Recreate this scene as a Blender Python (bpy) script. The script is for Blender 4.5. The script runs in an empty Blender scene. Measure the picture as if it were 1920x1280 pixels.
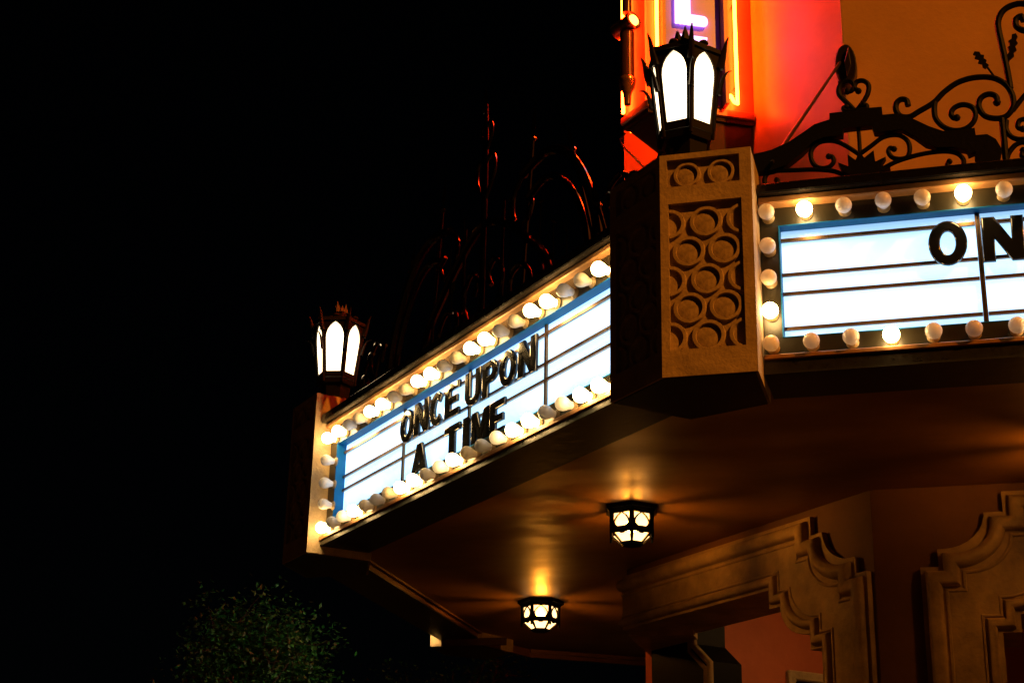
import bpy, bmesh, math, random
from mathutils import Vector, Matrix
from mathutils.geometry import tessellate_polygon
random.seed(7)
scene = bpy.context.scene
col = scene.collection
R = math.radians

# ---------------------------------------------------------------- camera
cam_data = bpy.data.cameras.new('camera')
cam_data.sensor_width = 36.0
cam_data.lens = 2985.0 / 1920.0 * 36.0
cam_data.clip_start = 0.05
cam_data.clip_end = 2000
cam = bpy.data.objects.new('camera', cam_data)
col.objects.link(cam)
pitch, roll, yaw = R(20.7), R(1.265), R(15.86)
fwd = Vector((-math.sin(yaw) * math.cos(pitch), math.cos(yaw) * math.cos(pitch), math.sin(pitch)))
rgt = Vector((math.cos(yaw), math.sin(yaw), 0))
upv = rgt.cross(fwd)
rgt2 = rgt * math.cos(roll) + upv * math.sin(roll)
upv2 = -rgt * math.sin(roll) + upv * math.cos(roll)
cam.matrix_world = Matrix(((rgt2.x, upv2.x, -fwd.x, 0), (rgt2.y, upv2.y, -fwd.y, 0), (rgt2.z, upv2.z, -fwd.z, 1.6), (0, 0, 0, 1)))
scene.camera = cam

# ---------------------------------------------------------------- night sky and the one directional lamp (street light from the right)
SUN_FROM = Vector((0.68, -0.44, 0.58)).normalized()
world = bpy.data.worlds.new('World')
scene.world = world
world.use_nodes = True
wn = world.node_tree
bg = wn.nodes['Background']
sky = wn.nodes.new('ShaderNodeTexSky')
sky.sky_type = 'NISHITA'
sky.sun_disc = False
sky.sun_elevation = math.asin(SUN_FROM.z)
sky.sun_rotation = math.atan2(SUN_FROM.x, SUN_FROM.y)
wn.links.new(sky.outputs[0], bg.inputs['Color'])
bg.inputs['Strength'].default_value = 0.00010
sun_data = bpy.data.lights.new('sun', 'SUN')
sun_data.energy = 3.1
sun_data.angle = R(0.6)
sun_data.color = (1.0, 0.30, 0.022)
sun = bpy.data.objects.new('sun', sun_data)
sun.rotation_mode = 'QUATERNION'
sun.rotation_quaternion = SUN_FROM.to_track_quat('Z', 'Y')
col.objects.link(sun)
scene.render.engine = 'CYCLES'
scene.view_settings.view_transform = 'Standard'
scene.view_settings.look = 'None'
scene.view_settings.exposure = 0.0
scene.view_settings.gamma = 1.0
scene.view_settings.use_curve_mapping = False
scene.cycles.use_denoising = True
scene.cycles.max_bounces = 8
scene.cycles.diffuse_bounces = 4
scene.cycles.glossy_bounces = 4
scene.cycles.transparent_max_bounces = 12
scene.cycles.sample_clamp_indirect = 6.0
scene.cycles.caustics_reflective = False
scene.cycles.caustics_refractive = False

# ---------------------------------------------------------------- materials
def mat(name, color, rough=0.6, metal=0.0, spec=0.5, var=0.0, vscale=3.0, bump=0.0, bscale=20.0, coat=0.0, dark=None, stretch=None, rvar=0.0):
    m = bpy.data.materials.new(name)
    m.use_nodes = True
    nt = m.node_tree
    b = nt.nodes['Principled BSDF']
    b.inputs['Base Color'].default_value = (*color, 1)
    b.inputs['Roughness'].default_value = rough
    b.inputs['Metallic'].default_value = metal
    b.inputs['Specular IOR Level'].default_value = spec
    b.inputs['Coat Weight'].default_value = coat
    tc = nt.nodes.new('ShaderNodeTexCoord')
    vec = tc.outputs['Object']
    if stretch:
        mp = nt.nodes.new('ShaderNodeMapping')
        mp.inputs['Scale'].default_value = stretch
        nt.links.new(vec, mp.inputs['Vector'])
        vec = mp.outputs[0]
    if var > 0:
        n = nt.nodes.new('ShaderNodeTexNoise')
        n.inputs['Scale'].default_value = vscale
        n.inputs['Detail'].default_value = 8
        n.inputs['Roughness'].default_value = 0.65
        nt.links.new(vec, n.inputs['Vector'])
        r = nt.nodes.new('ShaderNodeValToRGB')
        r.color_ramp.elements[0].position = 0.3
        r.color_ramp.elements[1].position = 0.72
        d = dark or tuple(c * (1 - var) for c in color)
        r.color_ramp.elements[0].color = (*d, 1)
        r.color_ramp.elements[1].color = (*[min(1, c * (1 + var * 0.5)) for c in color], 1)
        nt.links.new(n.outputs['Fac'], r.inputs[0])
        nt.links.new(r.outputs[0], b.inputs['Base Color'])
    if rvar > 0:
        n3 = nt.nodes.new('ShaderNodeTexNoise')
        n3.inputs['Scale'].default_value = vscale * 1.7
        n3.inputs['Detail'].default_value = 6
        nt.links.new(vec, n3.inputs['Vector'])
        mr = nt.nodes.new('ShaderNodeMapRange')
        mr.inputs['To Min'].default_value = max(0.03, rough - rvar)
        mr.inputs['To Max'].default_value = min(1, rough + rvar)
        nt.links.new(n3.outputs['Fac'], mr.inputs['Value'])
        nt.links.new(mr.outputs[0], b.inputs['Roughness'])
    if bump > 0:
        n2 = nt.nodes.new('ShaderNodeTexNoise')
        n2.inputs['Scale'].default_value = bscale
        n2.inputs['Detail'].default_value = 6
        n2.inputs['Roughness'].default_value = 0.6
        nt.links.new(vec, n2.inputs['Vector'])
        bp = nt.nodes.new('ShaderNodeBump')
        bp.inputs['Strength'].default_value = bump
        bp.inputs['Distance'].default_value = 0.02
        nt.links.new(n2.outputs['Fac'], bp.inputs['Height'])
        nt.links.new(bp.outputs[0], b.inputs['Normal'])
    return m

def emit(name, color, strength, base=(0.8, 0.8, 0.8), rough=0.3, var=0.0, vscale=2.0, stretch=None):
    m = mat(name, base, rough)
    b = m.node_tree.nodes['Principled BSDF']
    b.inputs['Emission Color'].default_value = (*color, 1)
    b.inputs['Emission Strength'].default_value = strength
    if var > 0:
        nt = m.node_tree
        tc = nt.nodes.new('ShaderNodeTexCoord')
        mp = nt.nodes.new('ShaderNodeMapping')
        if stretch:
            mp.inputs['Scale'].default_value = stretch
        n = nt.nodes.new('ShaderNodeTexNoise')
        n.inputs['Scale'].default_value = vscale
        nt.links.new(tc.outputs['Object'], mp.inputs['Vector'])
        nt.links.new(mp.outputs[0], n.inputs['Vector'])
        mr = nt.nodes.new('ShaderNodeMapRange')
        mr.inputs['To Min'].default_value = strength * (1 - var)
        mr.inputs['To Max'].default_value = strength * (1 + var)
        nt.links.new(n.outputs['Fac'], mr.inputs['Value'])
        nt.links.new(mr.outputs[0], b.inputs['Emission Strength'])
    return m

M = {}
M['stone'] = mat('cast_stone', (0.38, 0.28, 0.17), 0.8, var=0.4, vscale=7, bump=0.25, bscale=60)
M['ring'] = mat('cast_stone_ring', (0.38, 0.28, 0.17), 0.8, var=0.45, vscale=25, bump=0.2, bscale=70)
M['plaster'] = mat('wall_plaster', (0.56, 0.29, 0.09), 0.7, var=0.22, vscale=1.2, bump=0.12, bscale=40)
M['tower_plaster'] = mat('tower_plaster', (0.56, 0.34, 0.085), 0.38, var=0.18, vscale=1.5, bump=0.05, bscale=12, rvar=0.12)
M['moulding'] = mat('moulding_plaster', (0.46, 0.32, 0.16), 0.55, var=0.5, vscale=5, bump=0.3, bscale=45, rvar=0.15)
M['red_wall'] = mat('red_plaster', (0.50, 0.12, 0.045), 0.7, var=0.2, vscale=2, bump=0.1, bscale=30)
M['soffit'] = mat('soffit_enamel', (0.25, 0.120, 0.034), 0.46, spec=0.4, var=0.4, vscale=1.1, bump=0.5, bscale=1.7, stretch=(1, 1.3, 1), rvar=0.10)
pb = M['soffit'].node_tree.nodes['Principled BSDF']
pb.inputs['Specular Tint'].default_value = (1.0, 0.66, 0.26, 1)
for nd in M['soffit'].node_tree.nodes:
    if nd.type == 'BUMP':
        nd.inputs['Distance'].default_value = 0.06
        sn = nd.inputs['Height'].links[0].from_node
        sn.inputs['Detail'].default_value = 5
        sn.inputs['Roughness'].default_value = 0.28
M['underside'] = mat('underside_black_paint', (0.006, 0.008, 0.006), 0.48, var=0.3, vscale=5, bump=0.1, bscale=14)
M['black'] = mat('black_enamel', (0.012, 0.012, 0.011), 0.32, bump=0.15, bscale=60, rvar=0.15, vscale=20)
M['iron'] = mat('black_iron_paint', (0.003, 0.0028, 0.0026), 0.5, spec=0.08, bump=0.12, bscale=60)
M['iron_gloss'] = mat('wet_black_iron_paint', (0.001, 0.001, 0.001), 0.09, spec=0.45, bump=0.12, bscale=9)
M['lantern_iron'] = mat('lantern_iron', (0.005, 0.0035, 0.003), 0.5, spec=0.18)
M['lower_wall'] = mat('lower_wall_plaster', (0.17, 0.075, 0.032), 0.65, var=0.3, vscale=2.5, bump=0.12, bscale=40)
M['coping'] = mat('weathered_coping', (0.005, 0.0045, 0.004), 0.24, spec=0.4, bump=0.15, bscale=30, rvar=0.12, vscale=14)
M['channel'] = mat('bulb_channel_paint', (0.022, 0.019, 0.011), 0.34, var=0.3, vscale=8, bump=0.05, bscale=20)
M['copper'] = mat('copper_trim', (0.50, 0.25, 0.10), 0.33, metal=0.35, var=0.3, vscale=12, bump=0.1, bscale=50)
M['reveal'] = mat('blue_reveal_paint', (0.003, 0.13, 0.36), 0.5, spec=0.15, var=0.2, vscale=8)
M['rail'] = mat('bronze_rail', (0.20, 0.11, 0.05), 0.3, metal=0.6, var=0.3, vscale=15)
M['letter'] = mat('black_letter_plastic', (0.008, 0.008, 0.009), 0.14, coat=0.4)
def panel_mat():
    # light box: two rows of tubes behind opal acrylic, weaker towards the box edges
    m = emit('lit_sign_panel', (0.44, 0.80, 1.20), 1.75, base=(0.4, 0.5, 0.6), var=0.12, vscale=2.2, stretch=(0.7, 0.7, 2.5))
    nt = m.node_tree
    b = nt.nodes['Principled BSDF']
    old = b.inputs['Emission Strength'].links[0].from_socket
    tc = nt.nodes.new('ShaderNodeTexCoord')
    sx = nt.nodes.new('ShaderNodeSeparateXYZ')
    nt.links.new(tc.outputs['Object'], sx.inputs[0])
    r = nt.nodes.new('ShaderNodeValToRGB')
    els = r.color_ramp.elements
    els[0].position, els[0].color = 0.0, (0.55, 0.55, 0.55, 1)
    els[1].position, els[1].color = 1.0, (0.45, 0.45, 0.45, 1)
    for p, v in ((0.14, 0.85), (0.3, 1.1), (0.5, 0.95), (0.68, 1.1), (0.85, 0.85)):
        e = els.new(p); e.color = (v, v, v, 1)
    mr = nt.nodes.new('ShaderNodeMapRange')
    mr.inputs['From Min'].default_value = 3.94
    mr.inputs['From Max'].default_value = 4.47
    nt.links.new(sx.outputs['Z'], mr.inputs['Value'])
    nt.links.new(mr.outputs[0], r.inputs[0])
    mu = nt.nodes.new('ShaderNodeMath'); mu.operation = 'MULTIPLY'
    nt.links.new(old, mu.inputs[0]); nt.links.new(r.outputs[0], mu.inputs[1])
    nt.links.new(mu.outputs[0], b.inputs['Emission Strength'])
    return m
M['panel'] = panel_mat()
M['bulb_off'] = mat('frosted_bulb_glass', (0.92, 0.89, 0.84), 0.2, var=0.06, vscale=30, coat=0.3)
M['bulb_off_warm'] = mat('aged_bulb_glass', (0.90, 0.78, 0.55), 0.22, var=0.15, vscale=30, coat=0.3)
for k_ in ('bulb_off', 'bulb_off_warm'):
    # thin opal glass: part of the neighbours' light passes through it
    nt_ = M[k_].node_tree
    pb = nt_.nodes['Principled BSDF']
    tl = nt_.nodes.new('ShaderNodeBsdfTranslucent')
    tl.inputs[0].default_value = (0.95, 0.92, 0.86, 1)
    mx = nt_.nodes.new('ShaderNodeMixShader')
    mx.inputs[0].default_value = 0.4
    nt_.links.new(pb.outputs[0], mx.inputs[1]); nt_.links.new(tl.outputs[0], mx.inputs[2])
    nt_.links.new(mx.outputs[0], nt_.nodes['Material Output'].inputs[0])
M['bulb_on'] = emit('lit_bulb_glass', (1.0, 0.62, 0.22), 40.0)
M['bulb_dim'] = emit('dim_bulb_glass', (1.0, 0.66, 0.26), 0.8)
M['socket'] = mat('porcelain_socket', (0.30, 0.22, 0.12), 0.4)
def lantern_glass_mat():
    # opal glass with the bulb's brighter core half way up
    m = emit('lantern_opal_glass', (1.0, 0.74, 0.43), 5.0, var=0.10, vscale=6)
    nt = m.node_tree
    b = nt.nodes['Principled BSDF']
    old = b.inputs['Emission Strength'].links[0].from_socket
    tc = nt.nodes.new('ShaderNodeTexCoord')
    sx = nt.nodes.new('ShaderNodeSeparateXYZ')
    nt.links.new(tc.outputs['Object'], sx.inputs[0])
    mr = nt.nodes.new('ShaderNodeMapRange')
    mr.inputs['From Min'].default_value = 4.94
    mr.inputs['From Max'].default_value = 5.34
    nt.links.new(sx.outputs['Z'], mr.inputs['Value'])
    r = nt.nodes.new('ShaderNodeValToRGB')
    els = r.color_ramp.elements
    els[0].position, els[0].color = 0.0, (0.34, 0.34, 0.34, 1)
    els[1].position, els[1].color = 1.0, (0.30, 0.30, 0.30, 1)
    e = els.new(0.42); e.color = (1.6, 1.6, 1.6, 1)
    nt.links.new(mr.outputs[0], r.inputs[0])
    mu = nt.nodes.new('ShaderNodeMath'); mu.operation = 'MULTIPLY'
    nt.links.new(old, mu.inputs[0]); nt.links.new(r.outputs[0], mu.inputs[1])
    nt.links.new(mu.outputs[0], b.inputs['Emission Strength'])
    return m
M['lantern_glass'] = lantern_glass_mat()
M['lamp_bulb'] = emit('soffit_lamp_bulb', (1.0, 0.46, 0.07), 700.0)
M['porch_lamp'] = emit('porch_lamp_opal', (1.0, 0.5, 0.14), 45.0)
M['neon_red'] = emit('neon_red_tube', (1.0, 0.034, 0.002), 200.0)
M['neon_violet'] = emit('neon_violet_tube', (0.72, 0.45, 1.0), 2.2)
M['spot_lens'] = emit('spotlight_lens', (1.0, 0.42, 0.06), 7.0)
M['sign_face'] = mat('sign_face_enamel', (0.30, 0.11, 0.48), 0.3, var=0.1, vscale=4)
M['sign_metal'] = mat('sign_housing_metal', (0.38, 0.13, 0.09), 0.35, metal=0.1, var=0.2, vscale=6)
M['bracket'] = mat('sign_bracket_paint', (0.04, 0.018, 0.010), 0.65, spec=0.15, var=0.3, vscale=8)
M['pipe'] = mat('dark_pipe_enamel', (0.10, 0.045, 0.03), 0.16, metal=0.3)
M['pipe_copper'] = mat('copper_insulator', (0.55, 0.28, 0.12), 0.2, metal=0.8)
M['anchor'] = mat('anchor_plate_paint', (0.008, 0.004, 0.006), 0.35)
M['asphalt'] = mat('asphalt', (0.03, 0.03, 0.03), 0.85, var=0.3, vscale=8, bump=0.3, bscale=90)
M['paving'] = mat('paving', (0.06, 0.055, 0.05), 0.8, var=0.3, vscale=4, bump=0.2, bscale=40)
M['bark'] = mat('bark', (0.035, 0.026, 0.018), 0.9, var=0.4, vscale=10, bump=0.5, bscale=30)

def leaf_mat():
    m = mat('leaf', (0.03, 0.13, 0.02), 0.5)
    nt = m.node_tree
    b = nt.nodes['Principled BSDF']
    oi = nt.nodes.new('ShaderNodeNewGeometry')
    r = nt.nodes.new('ShaderNodeValToRGB')
    r.color_ramp.elements[0].color = (0.008, 0.045, 0.008, 1)
    r.color_ramp.elements[1].color = (0.022, 0.17, 0.025, 1)
    nt.links.new(oi.outputs['Random Per Island'], r.inputs[0])
    nt.links.new(r.outputs[0], b.inputs['Base Color'])
    return m
M['leaf'] = leaf_mat()

def lamp_glass():
    # frosted amber glass: lets most of the bulb through, glows a little itself
    m = bpy.data.materials.new('soffit_lamp_glass')
    m.use_nodes = True
    nt = m.node_tree
    nt.nodes.clear()
    out = nt.nodes.new('ShaderNodeOutputMaterial')
    mix = nt.nodes.new('ShaderNodeMixShader')
    tr = nt.nodes.new('ShaderNodeBsdfTransparent')
    tr.inputs[0].default_value = (0.95, 0.80, 0.55, 1)
    em = nt.nodes.new('ShaderNodeEmission')
    em.inputs[0].default_value = (1.0, 0.66, 0.30, 1)
    em.inputs[1].default_value = 5.0
    mix.inputs[0].default_value = 0.35
    nt.links.new(tr.outputs[0], mix.inputs[1])
    nt.links.new(em.outputs[0], mix.inputs[2])
    nt.links.new(mix.outputs[0], out.inputs[0])
    return m
M['lamp_glass'] = lamp_glass()

# ---------------------------------------------------------------- mesh helpers
def tag(o, label=None, cat=None, group=None, kind=None):
    if label: o['label'] = label
    if cat: o['category'] = cat
    if group: o['group'] = group
    if kind: o['kind'] = kind
    return o

def empty(name, loc=(0, 0, 0)):
    o = bpy.data.objects.new(name, None)
    o.empty_display_size = 0.1
    o.location = loc
    col.objects.link(o)
    return o

def thing(name, label, cat, loc=(0, 0, 0), group=None):
    return tag(empty(name, loc), label, cat, group)

def link(name, me, m, parent=None):
    """A mesh given in world coordinates becomes an object; its origin goes to its own centre of bounds."""
    if m and not me.materials:
        me.materials.append(m)
    o = bpy.data.objects.new(name, me)
    col.objects.link(o)
    if parent:
        o.parent = parent
        acc = parent
        off = Vector((0, 0, 0))
        while acc:
            off += acc.location
            acc = acc.parent
        o.location = -off
    return o

class Frame:
    """local (u along, w inwards, z up) -> world"""
    def __init__(self, base, d, inward):
        self.b, self.d, self.i = Vector((base[0], base[1], 0)), Vector((d[0], d[1], 0)), Vector((inward[0], inward[1], 0))
    def p(self, u, w, z):
        v = self.b + self.d * u + self.i * w
        v.z = z
        return v

class MB:
    def __init__(self):
        self.v, self.f = [], []
    def add(self, vs, fs):
        n = len(self.v)
        self.v += [tuple(x) for x in vs]
        self.f += [tuple(i + n for i in f) for f in fs]
    def hexa(self, ps):
        self.add(ps, [(0, 1, 2, 3), (7, 6, 5, 4), (0, 4, 5, 1), (1, 5, 6, 2), (2, 6, 7, 3), (3, 7, 4, 0)])
    def box(self, fr, u0, u1, w0, w1, z0, z1):
        P = fr.p
        self.hexa([P(u0, w0, z0), P(u1, w0, z0), P(u1, w1, z0), P(u0, w1, z0), P(u0, w0, z1), P(u1, w0, z1), P(u1, w1, z1), P(u0, w1, z1)])
    def prism(self, pts, z0, z1):
        n = len(pts)
        self.add([(x, y, z0) for x, y in pts] + [(x, y, z1) for x, y in pts],
                 [tuple(range(n)), tuple(range(2 * n - 1, n - 1, -1))] + [(i, (i + 1) % n, n + (i + 1) % n, n + i) for i in range(n)])
    def plate(self, loops, to3, d0, d1):
        """flat polygon (first loop outer, others holes) in 2D, extruded from depth d0 to d1; to3(a,b,d)->point"""
        flat = [p for l in loops for p in l]
        tris = tessellate_polygon([[Vector((a, b, 0)) for a, b in l] for l in loops])
        n = len(flat)
        vs = [to3(a, b, d0) for a, b in flat] + [to3(a, b, d1) for a, b in flat]
        fs = [tuple(t) for t in tris] + [tuple(n + i for i in reversed(t)) for t in tris]
        k = 0
        for l in loops:
            m = len(l)
            for i in range(m):
                j = (i + 1) % m
                fs.append((k + i, k + j, n + k + j, n + k + i))
            k += m
        self.add(vs, fs)
    def sweep(self, path, prof, to3):
        """sweep an open profile [(offset to the left, depth)] along a mitred 2D path"""
        P2 = [Vector(p) for p in path]
        n = len(P2)
        rows = []
        for i in range(n):
            d0 = (P2[i] - P2[i - 1]).normalized() if i > 0 else (P2[1] - P2[0]).normalized()
            d1 = (P2[i + 1] - P2[i]).normalized() if i < n - 1 else d0
            n0, n1 = Vector((-d0.y, d0.x)), Vector((-d1.y, d1.x))
            bs_ = n0 + n1
            bs_ = bs_ / max(0.35, bs_.dot(n0))
            rows.append([to3(P2[i].x + bs_.x * o, P2[i].y + bs_.y * o, d) for o, d in prof])
        k = len(prof)
        self.add([v for r_ in rows for v in r_], [(i * k + j, (i + 1) * k + j, (i + 1) * k + j + 1, i * k + j + 1) for i in range(n - 1) for j in range(k - 1)])
    def tube(self, pts, r, sides=8, closed=False, cap=True, taper=None):
        pts = [Vector(p) for p in pts]
        n = len(pts)
        prev = None
        rings = []
        for i, p in enumerate(pts):
            a = pts[i - 1] if (i > 0 or closed) else p
            b = pts[(i + 1) % n] if (i < n - 1 or closed) else p
            t = (b - a)
            t = t.normalized() if t.length > 1e-9 else Vector((0, 0, 1))
            if prev is None:
                ref = Vector((0, 0, 1)) if abs(t.z) < 0.9 else Vector((1, 0, 0))
                nx = (ref - t * ref.dot(t)).normalized()
            else:
                nx = (prev - t * prev.dot(t)).normalized()
            prev = nx
            ny = t.cross(nx)
            rr = r if taper is None else r * (1 + (taper - 1) * i / max(1, n - 1))
            rings.append([p + (nx * math.cos(2 * math.pi * k / sides) + ny * math.sin(2 * math.pi * k / sides)) * rr for k in range(sides)])
        fs = []
        for i in range(n - (0 if closed else 1)):
            j = (i + 1) % n
            for k in range(sides):
                l = (k + 1) % sides
                fs.append((i * sides + k, i * sides + l, j * sides + l, j * sides + k))
        if cap and not closed:
            fs.append(tuple(range(sides)))
            fs.append(tuple((n - 1) * sides + k for k in reversed(range(sides))))
        self.add([v for rg in rings for v in rg], fs)
    def lathe(self, prof, origin, axis, sides=16):
        """prof: list of (distance along axis, radius)"""
        ax = Vector(axis).normalized()
        ref = Vector((0, 0, 1)) if abs(ax.z) < 0.9 else Vector((1, 0, 0))
        nx = (ref - ax * ref.dot(ax)).normalized()
        ny = ax.cross(nx)
        o = Vector(origin)
        vs, fs = [], []
        for h, r in prof:
            for k in range(sides):
                a = 2 * math.pi * k / sides
                vs.append(o + ax * h + (nx * math.cos(a) + ny * math.sin(a)) * r)
        for i in range(len(prof) - 1):
            for k in range(sides):
                l = (k + 1) % sides
                fs.append((i * sides + k, i * sides + l, (i + 1) * sides + l, (i + 1) * sides + k))
        fs.append(tuple(reversed(range(sides))))
        fs.append(tuple((len(prof) - 1) * sides + k for k in range(sides)))
        self.add(vs, fs)
    def mesh(self, name, smooth=False, bevel=0.0, angle=40):
        me = bpy.data.meshes.new(name)
        me.from_pydata(self.v, [], self.f)
        bm = bmesh.new()
        bm.from_mesh(me)
        bmesh.ops.recalc_face_normals(bm, faces=bm.faces)
        if bevel > 0:
            es = [e for e in bm.edges if len(e.link_faces) == 2 and e.calc_face_angle(0) > 0.6]
            bmesh.ops.bevel(bm, geom=es, offset=bevel, segments=1, affect='EDGES', profile=0.5, clamp_overlap=True)
        bm.to_mesh(me)
        bm.free()
        if smooth:
            me.polygons.foreach_set('use_smooth', [True] * len(me.polygons))
            me.set_sharp_from_angle(angle=R(angle))
        me.update()
        return me
    def obj(self, name, m, parent=None, **k):
        return link(name, self.mesh(name, **k), m, parent)

def spline(pts, sub=5, closed=False):
    """Catmull-Rom through points of any dimension"""
    pts = [Vector(p) if len(p) == 3 else Vector((p[0], p[1], 0)) for p in pts]
    n = len(pts)
    out = []
    for i in range(n if closed else n - 1):
        p0 = pts[i - 1] if (closed or i > 0) else pts[0] * 2 - pts[1]
        p1, p2 = pts[i], pts[(i + 1) % n]
        p3 = pts[(i + 2) % n] if (closed or i + 2 < n) else pts[-1] * 2 - pts[-2]
        for s in range(sub):
            t = s / sub
            out.append(0.5 * ((2 * p1) + (p2 - p0) * t + (2 * p0 - 5 * p1 + 4 * p2 - p3) * t * t + (3 * p1 - p0 - 3 * p2 + p3) * t ** 3))
    if not closed:
        out.append(pts[-1])
    return out

def copy_tree(o, parent=None):
    c = o.copy()
    col.objects.link(c)
    c.parent = parent
    for ch in o.children:
        copy_tree(ch, c)
    return c

S2 = 2 ** -0.5
TB = (-S2, S2)      # the receding sign runs back and to the left
NB = (S2, S2)       # inwards from the receding sign
CB = 3.486
def bpt(t, n):      # plan point on the receding side: t along it, n inwards from the pillar fronts
    return (TB[0] * t + NB[0] * (CB + n), TB[1] * t + NB[1] * (CB + n))

# traced outlines of the wrought iron, in metres (x along the sign, z up)
PLATE = [(-0.7, 4.84), (-0.621, 4.853), (-0.544, 4.883), (-0.481, 4.922), (-0.432, 4.955), (-0.366, 4.97), (-0.365, 5.001), (-0.253, 5.001), (-0.251, 5.008), (-0.142, 5.004), (-0.141, 4.965), (-0.075, 4.964), (-0.011, 4.927), (0.046, 4.887), (0.102, 4.857), (0.16, 4.853), (0.232, 4.856), (0.234, 4.821), (0.28, 4.82), (0.313, 4.793), (0.333, 4.744), (0.321, 4.694), (0.282, 4.686), (0.238, 4.696), (0.221, 4.72), (0.228, 4.744), (0.198, 4.734), (0.192, 4.756), (0.135, 4.777), (0.077, 4.781), (0.027, 4.805), (-0.016, 4.848), (-0.063, 4.885), (-0.119, 4.884), (-0.159, 4.881), (-0.182, 4.886), (-0.19, 4.92), (-0.31, 4.92), (-0.313, 4.888), (-0.357, 4.887), (-0.394, 4.887), (-0.442, 4.869), (-0.492, 4.821), (-0.555, 4.775), (-0.617, 4.755), (-0.689, 4.752)]
PALM = [(-0.34, 4.755), (-0.298, 4.732), (-0.298, 4.789), (-0.266, 4.758), (-0.247, 4.798), (-0.229, 4.765), (-0.188, 4.795), (-0.184, 4.741), (-0.14, 4.759), (-0.166, 4.718), (-0.124, 4.708), (-0.157, 4.693), (-0.218, 4.681), (-0.264, 4.679), (-0.322, 4.712)]
BARS = [('stem', 0.0072, [(-0.247, 4.932), (-0.246, 4.863), (-0.247, 4.786)]), ('scroll', 0.0085, [(-0.251, 4.798), (-0.295, 4.838), (-0.334, 4.866), (-0.374, 4.878), (-0.415, 4.875), (-0.447, 4.848), (-0.455, 4.811), (-0.443, 4.771), (-0.414, 4.751), (-0.38, 4.753), (-0.36, 4.773), (-0.363, 4.798), (-0.379, 4.803)]), ('scroll', 0.0085, [(-0.244, 4.801), (-0.195, 4.834), (-0.154, 4.863), (-0.113, 4.873), (-0.074, 4.866), (-0.046, 4.838), (-0.039, 4.8), (-0.051, 4.763), (-0.081, 4.756), (-0.113, 4.767), (-0.128, 4.795), (-0.12, 4.813), (-0.104, 4.806)]), ('scroll', 0.0085, [(-0.316, 4.707), (-0.368, 4.732), (-0.441, 4.747), (-0.529, 4.754), (-0.604, 4.759), (-0.645, 4.749), (-0.658, 4.719), (-0.65, 4.694), (-0.623, 4.684), (-0.602, 4.696), (-0.605, 4.715)]), ('scroll', 0.0085, [(-0.223, 4.693), (-0.163, 4.716), (-0.095, 4.746), (-0.008, 4.766), (0.07, 4.772), (0.128, 4.765), (0.162, 4.746), (0.177, 4.714), (0.161, 4.686), (0.128, 4.684), (0.109, 4.704), (0.118, 4.72)]), ('heart', 0.0092, [(-0.253, 5.01), (-0.284, 5.053), (-0.316, 5.096), (-0.321, 5.128), (-0.306, 5.158), (-0.271, 5.165), (-0.255, 5.143), (-0.264, 5.117), (-0.284, 5.114)]), ('heart', 0.0092, [(-0.253, 5.01), (-0.216, 5.06), (-0.197, 5.096), (-0.193, 5.135), (-0.214, 5.158), (-0.241, 5.156), (-0.253, 5.131), (-0.237, 5.11)]), ('curl', 0.0092, [(-0.253, 5.01), (-0.28, 5.01), (-0.299, 5.016), (-0.304, 5.031), (-0.293, 5.032)]), ('curl', 0.0092, [(-0.253, 5.01), (-0.229, 5.011), (-0.209, 5.012), (-0.206, 5.029), (-0.219, 5.035)]), ('scroll', 0.0105, [(-0.032, 5.005), (-0.037, 5.033), (-0.06, 5.04), (-0.081, 5.023), (-0.083, 4.988), (-0.065, 4.959), (-0.029, 4.952), (0.012, 4.973), (0.074, 5.007), (0.123, 5.054), (0.185, 5.093), (0.258, 5.106), (0.329, 5.093), (0.377, 5.052), (0.398, 4.996), (0.393, 4.943), (0.364, 4.905), (0.319, 4.9), (0.276, 4.92), (0.257, 4.968), (0.27, 5.005), (0.303, 5.019), (0.331, 5.004), (0.332, 4.975)]), ('scroll', 0.0099, [(0.081, 5.014), (0.075, 4.976), (0.078, 4.93), (0.105, 4.888), (0.148, 4.864), (0.194, 4.866), (0.228, 4.892), (0.241, 4.932), (0.231, 4.964), (0.196, 4.982), (0.16, 4.973), (0.142, 4.948), (0.15, 4.925), (0.164, 4.923)]), ('upright', 0.0112, [(0.392, 5.035), (0.385, 5.143), (0.375, 5.253), (0.368, 5.325), (0.371, 5.372), (0.395, 5.416), (0.436, 5.438), (0.483, 5.438), (0.525, 5.405), (0.533, 5.356), (0.51, 5.312), (0.472, 5.306), (0.443, 5.33), (0.443, 5.365), (0.467, 5.378), (0.474, 5.353)]), ('upright', 0.0112, [(0.346, 4.896), (0.346, 4.799), (0.345, 4.68)]), ('scroll', 0.0092, [(0.392, 4.928), (0.443, 4.99), (0.498, 5.043), (0.546, 5.075)]), ('scroll', 0.0092, [(0.347, 4.702), (0.363, 4.737), (0.391, 4.767), (0.424, 4.774), (0.453, 4.76), (0.46, 4.726), (0.435, 4.699), (0.411, 4.713), (0.417, 4.738)]), ('scroll', 0.0092, [(0.363, 4.886), (0.359, 4.842), (0.381, 4.802), (0.426, 4.789), (0.464, 4.807), (0.471, 4.851), (0.445, 4.88), (0.413, 4.876), (0.407, 4.847), (0.425, 4.837)]), ('sprig', 0.0039, [(0.33, 5.104), (0.307, 5.15), (0.296, 5.171)]), ('sprig', 0.0039, [(0.389, 5.15), (0.406, 5.198), (0.411, 5.217)])]
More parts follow.
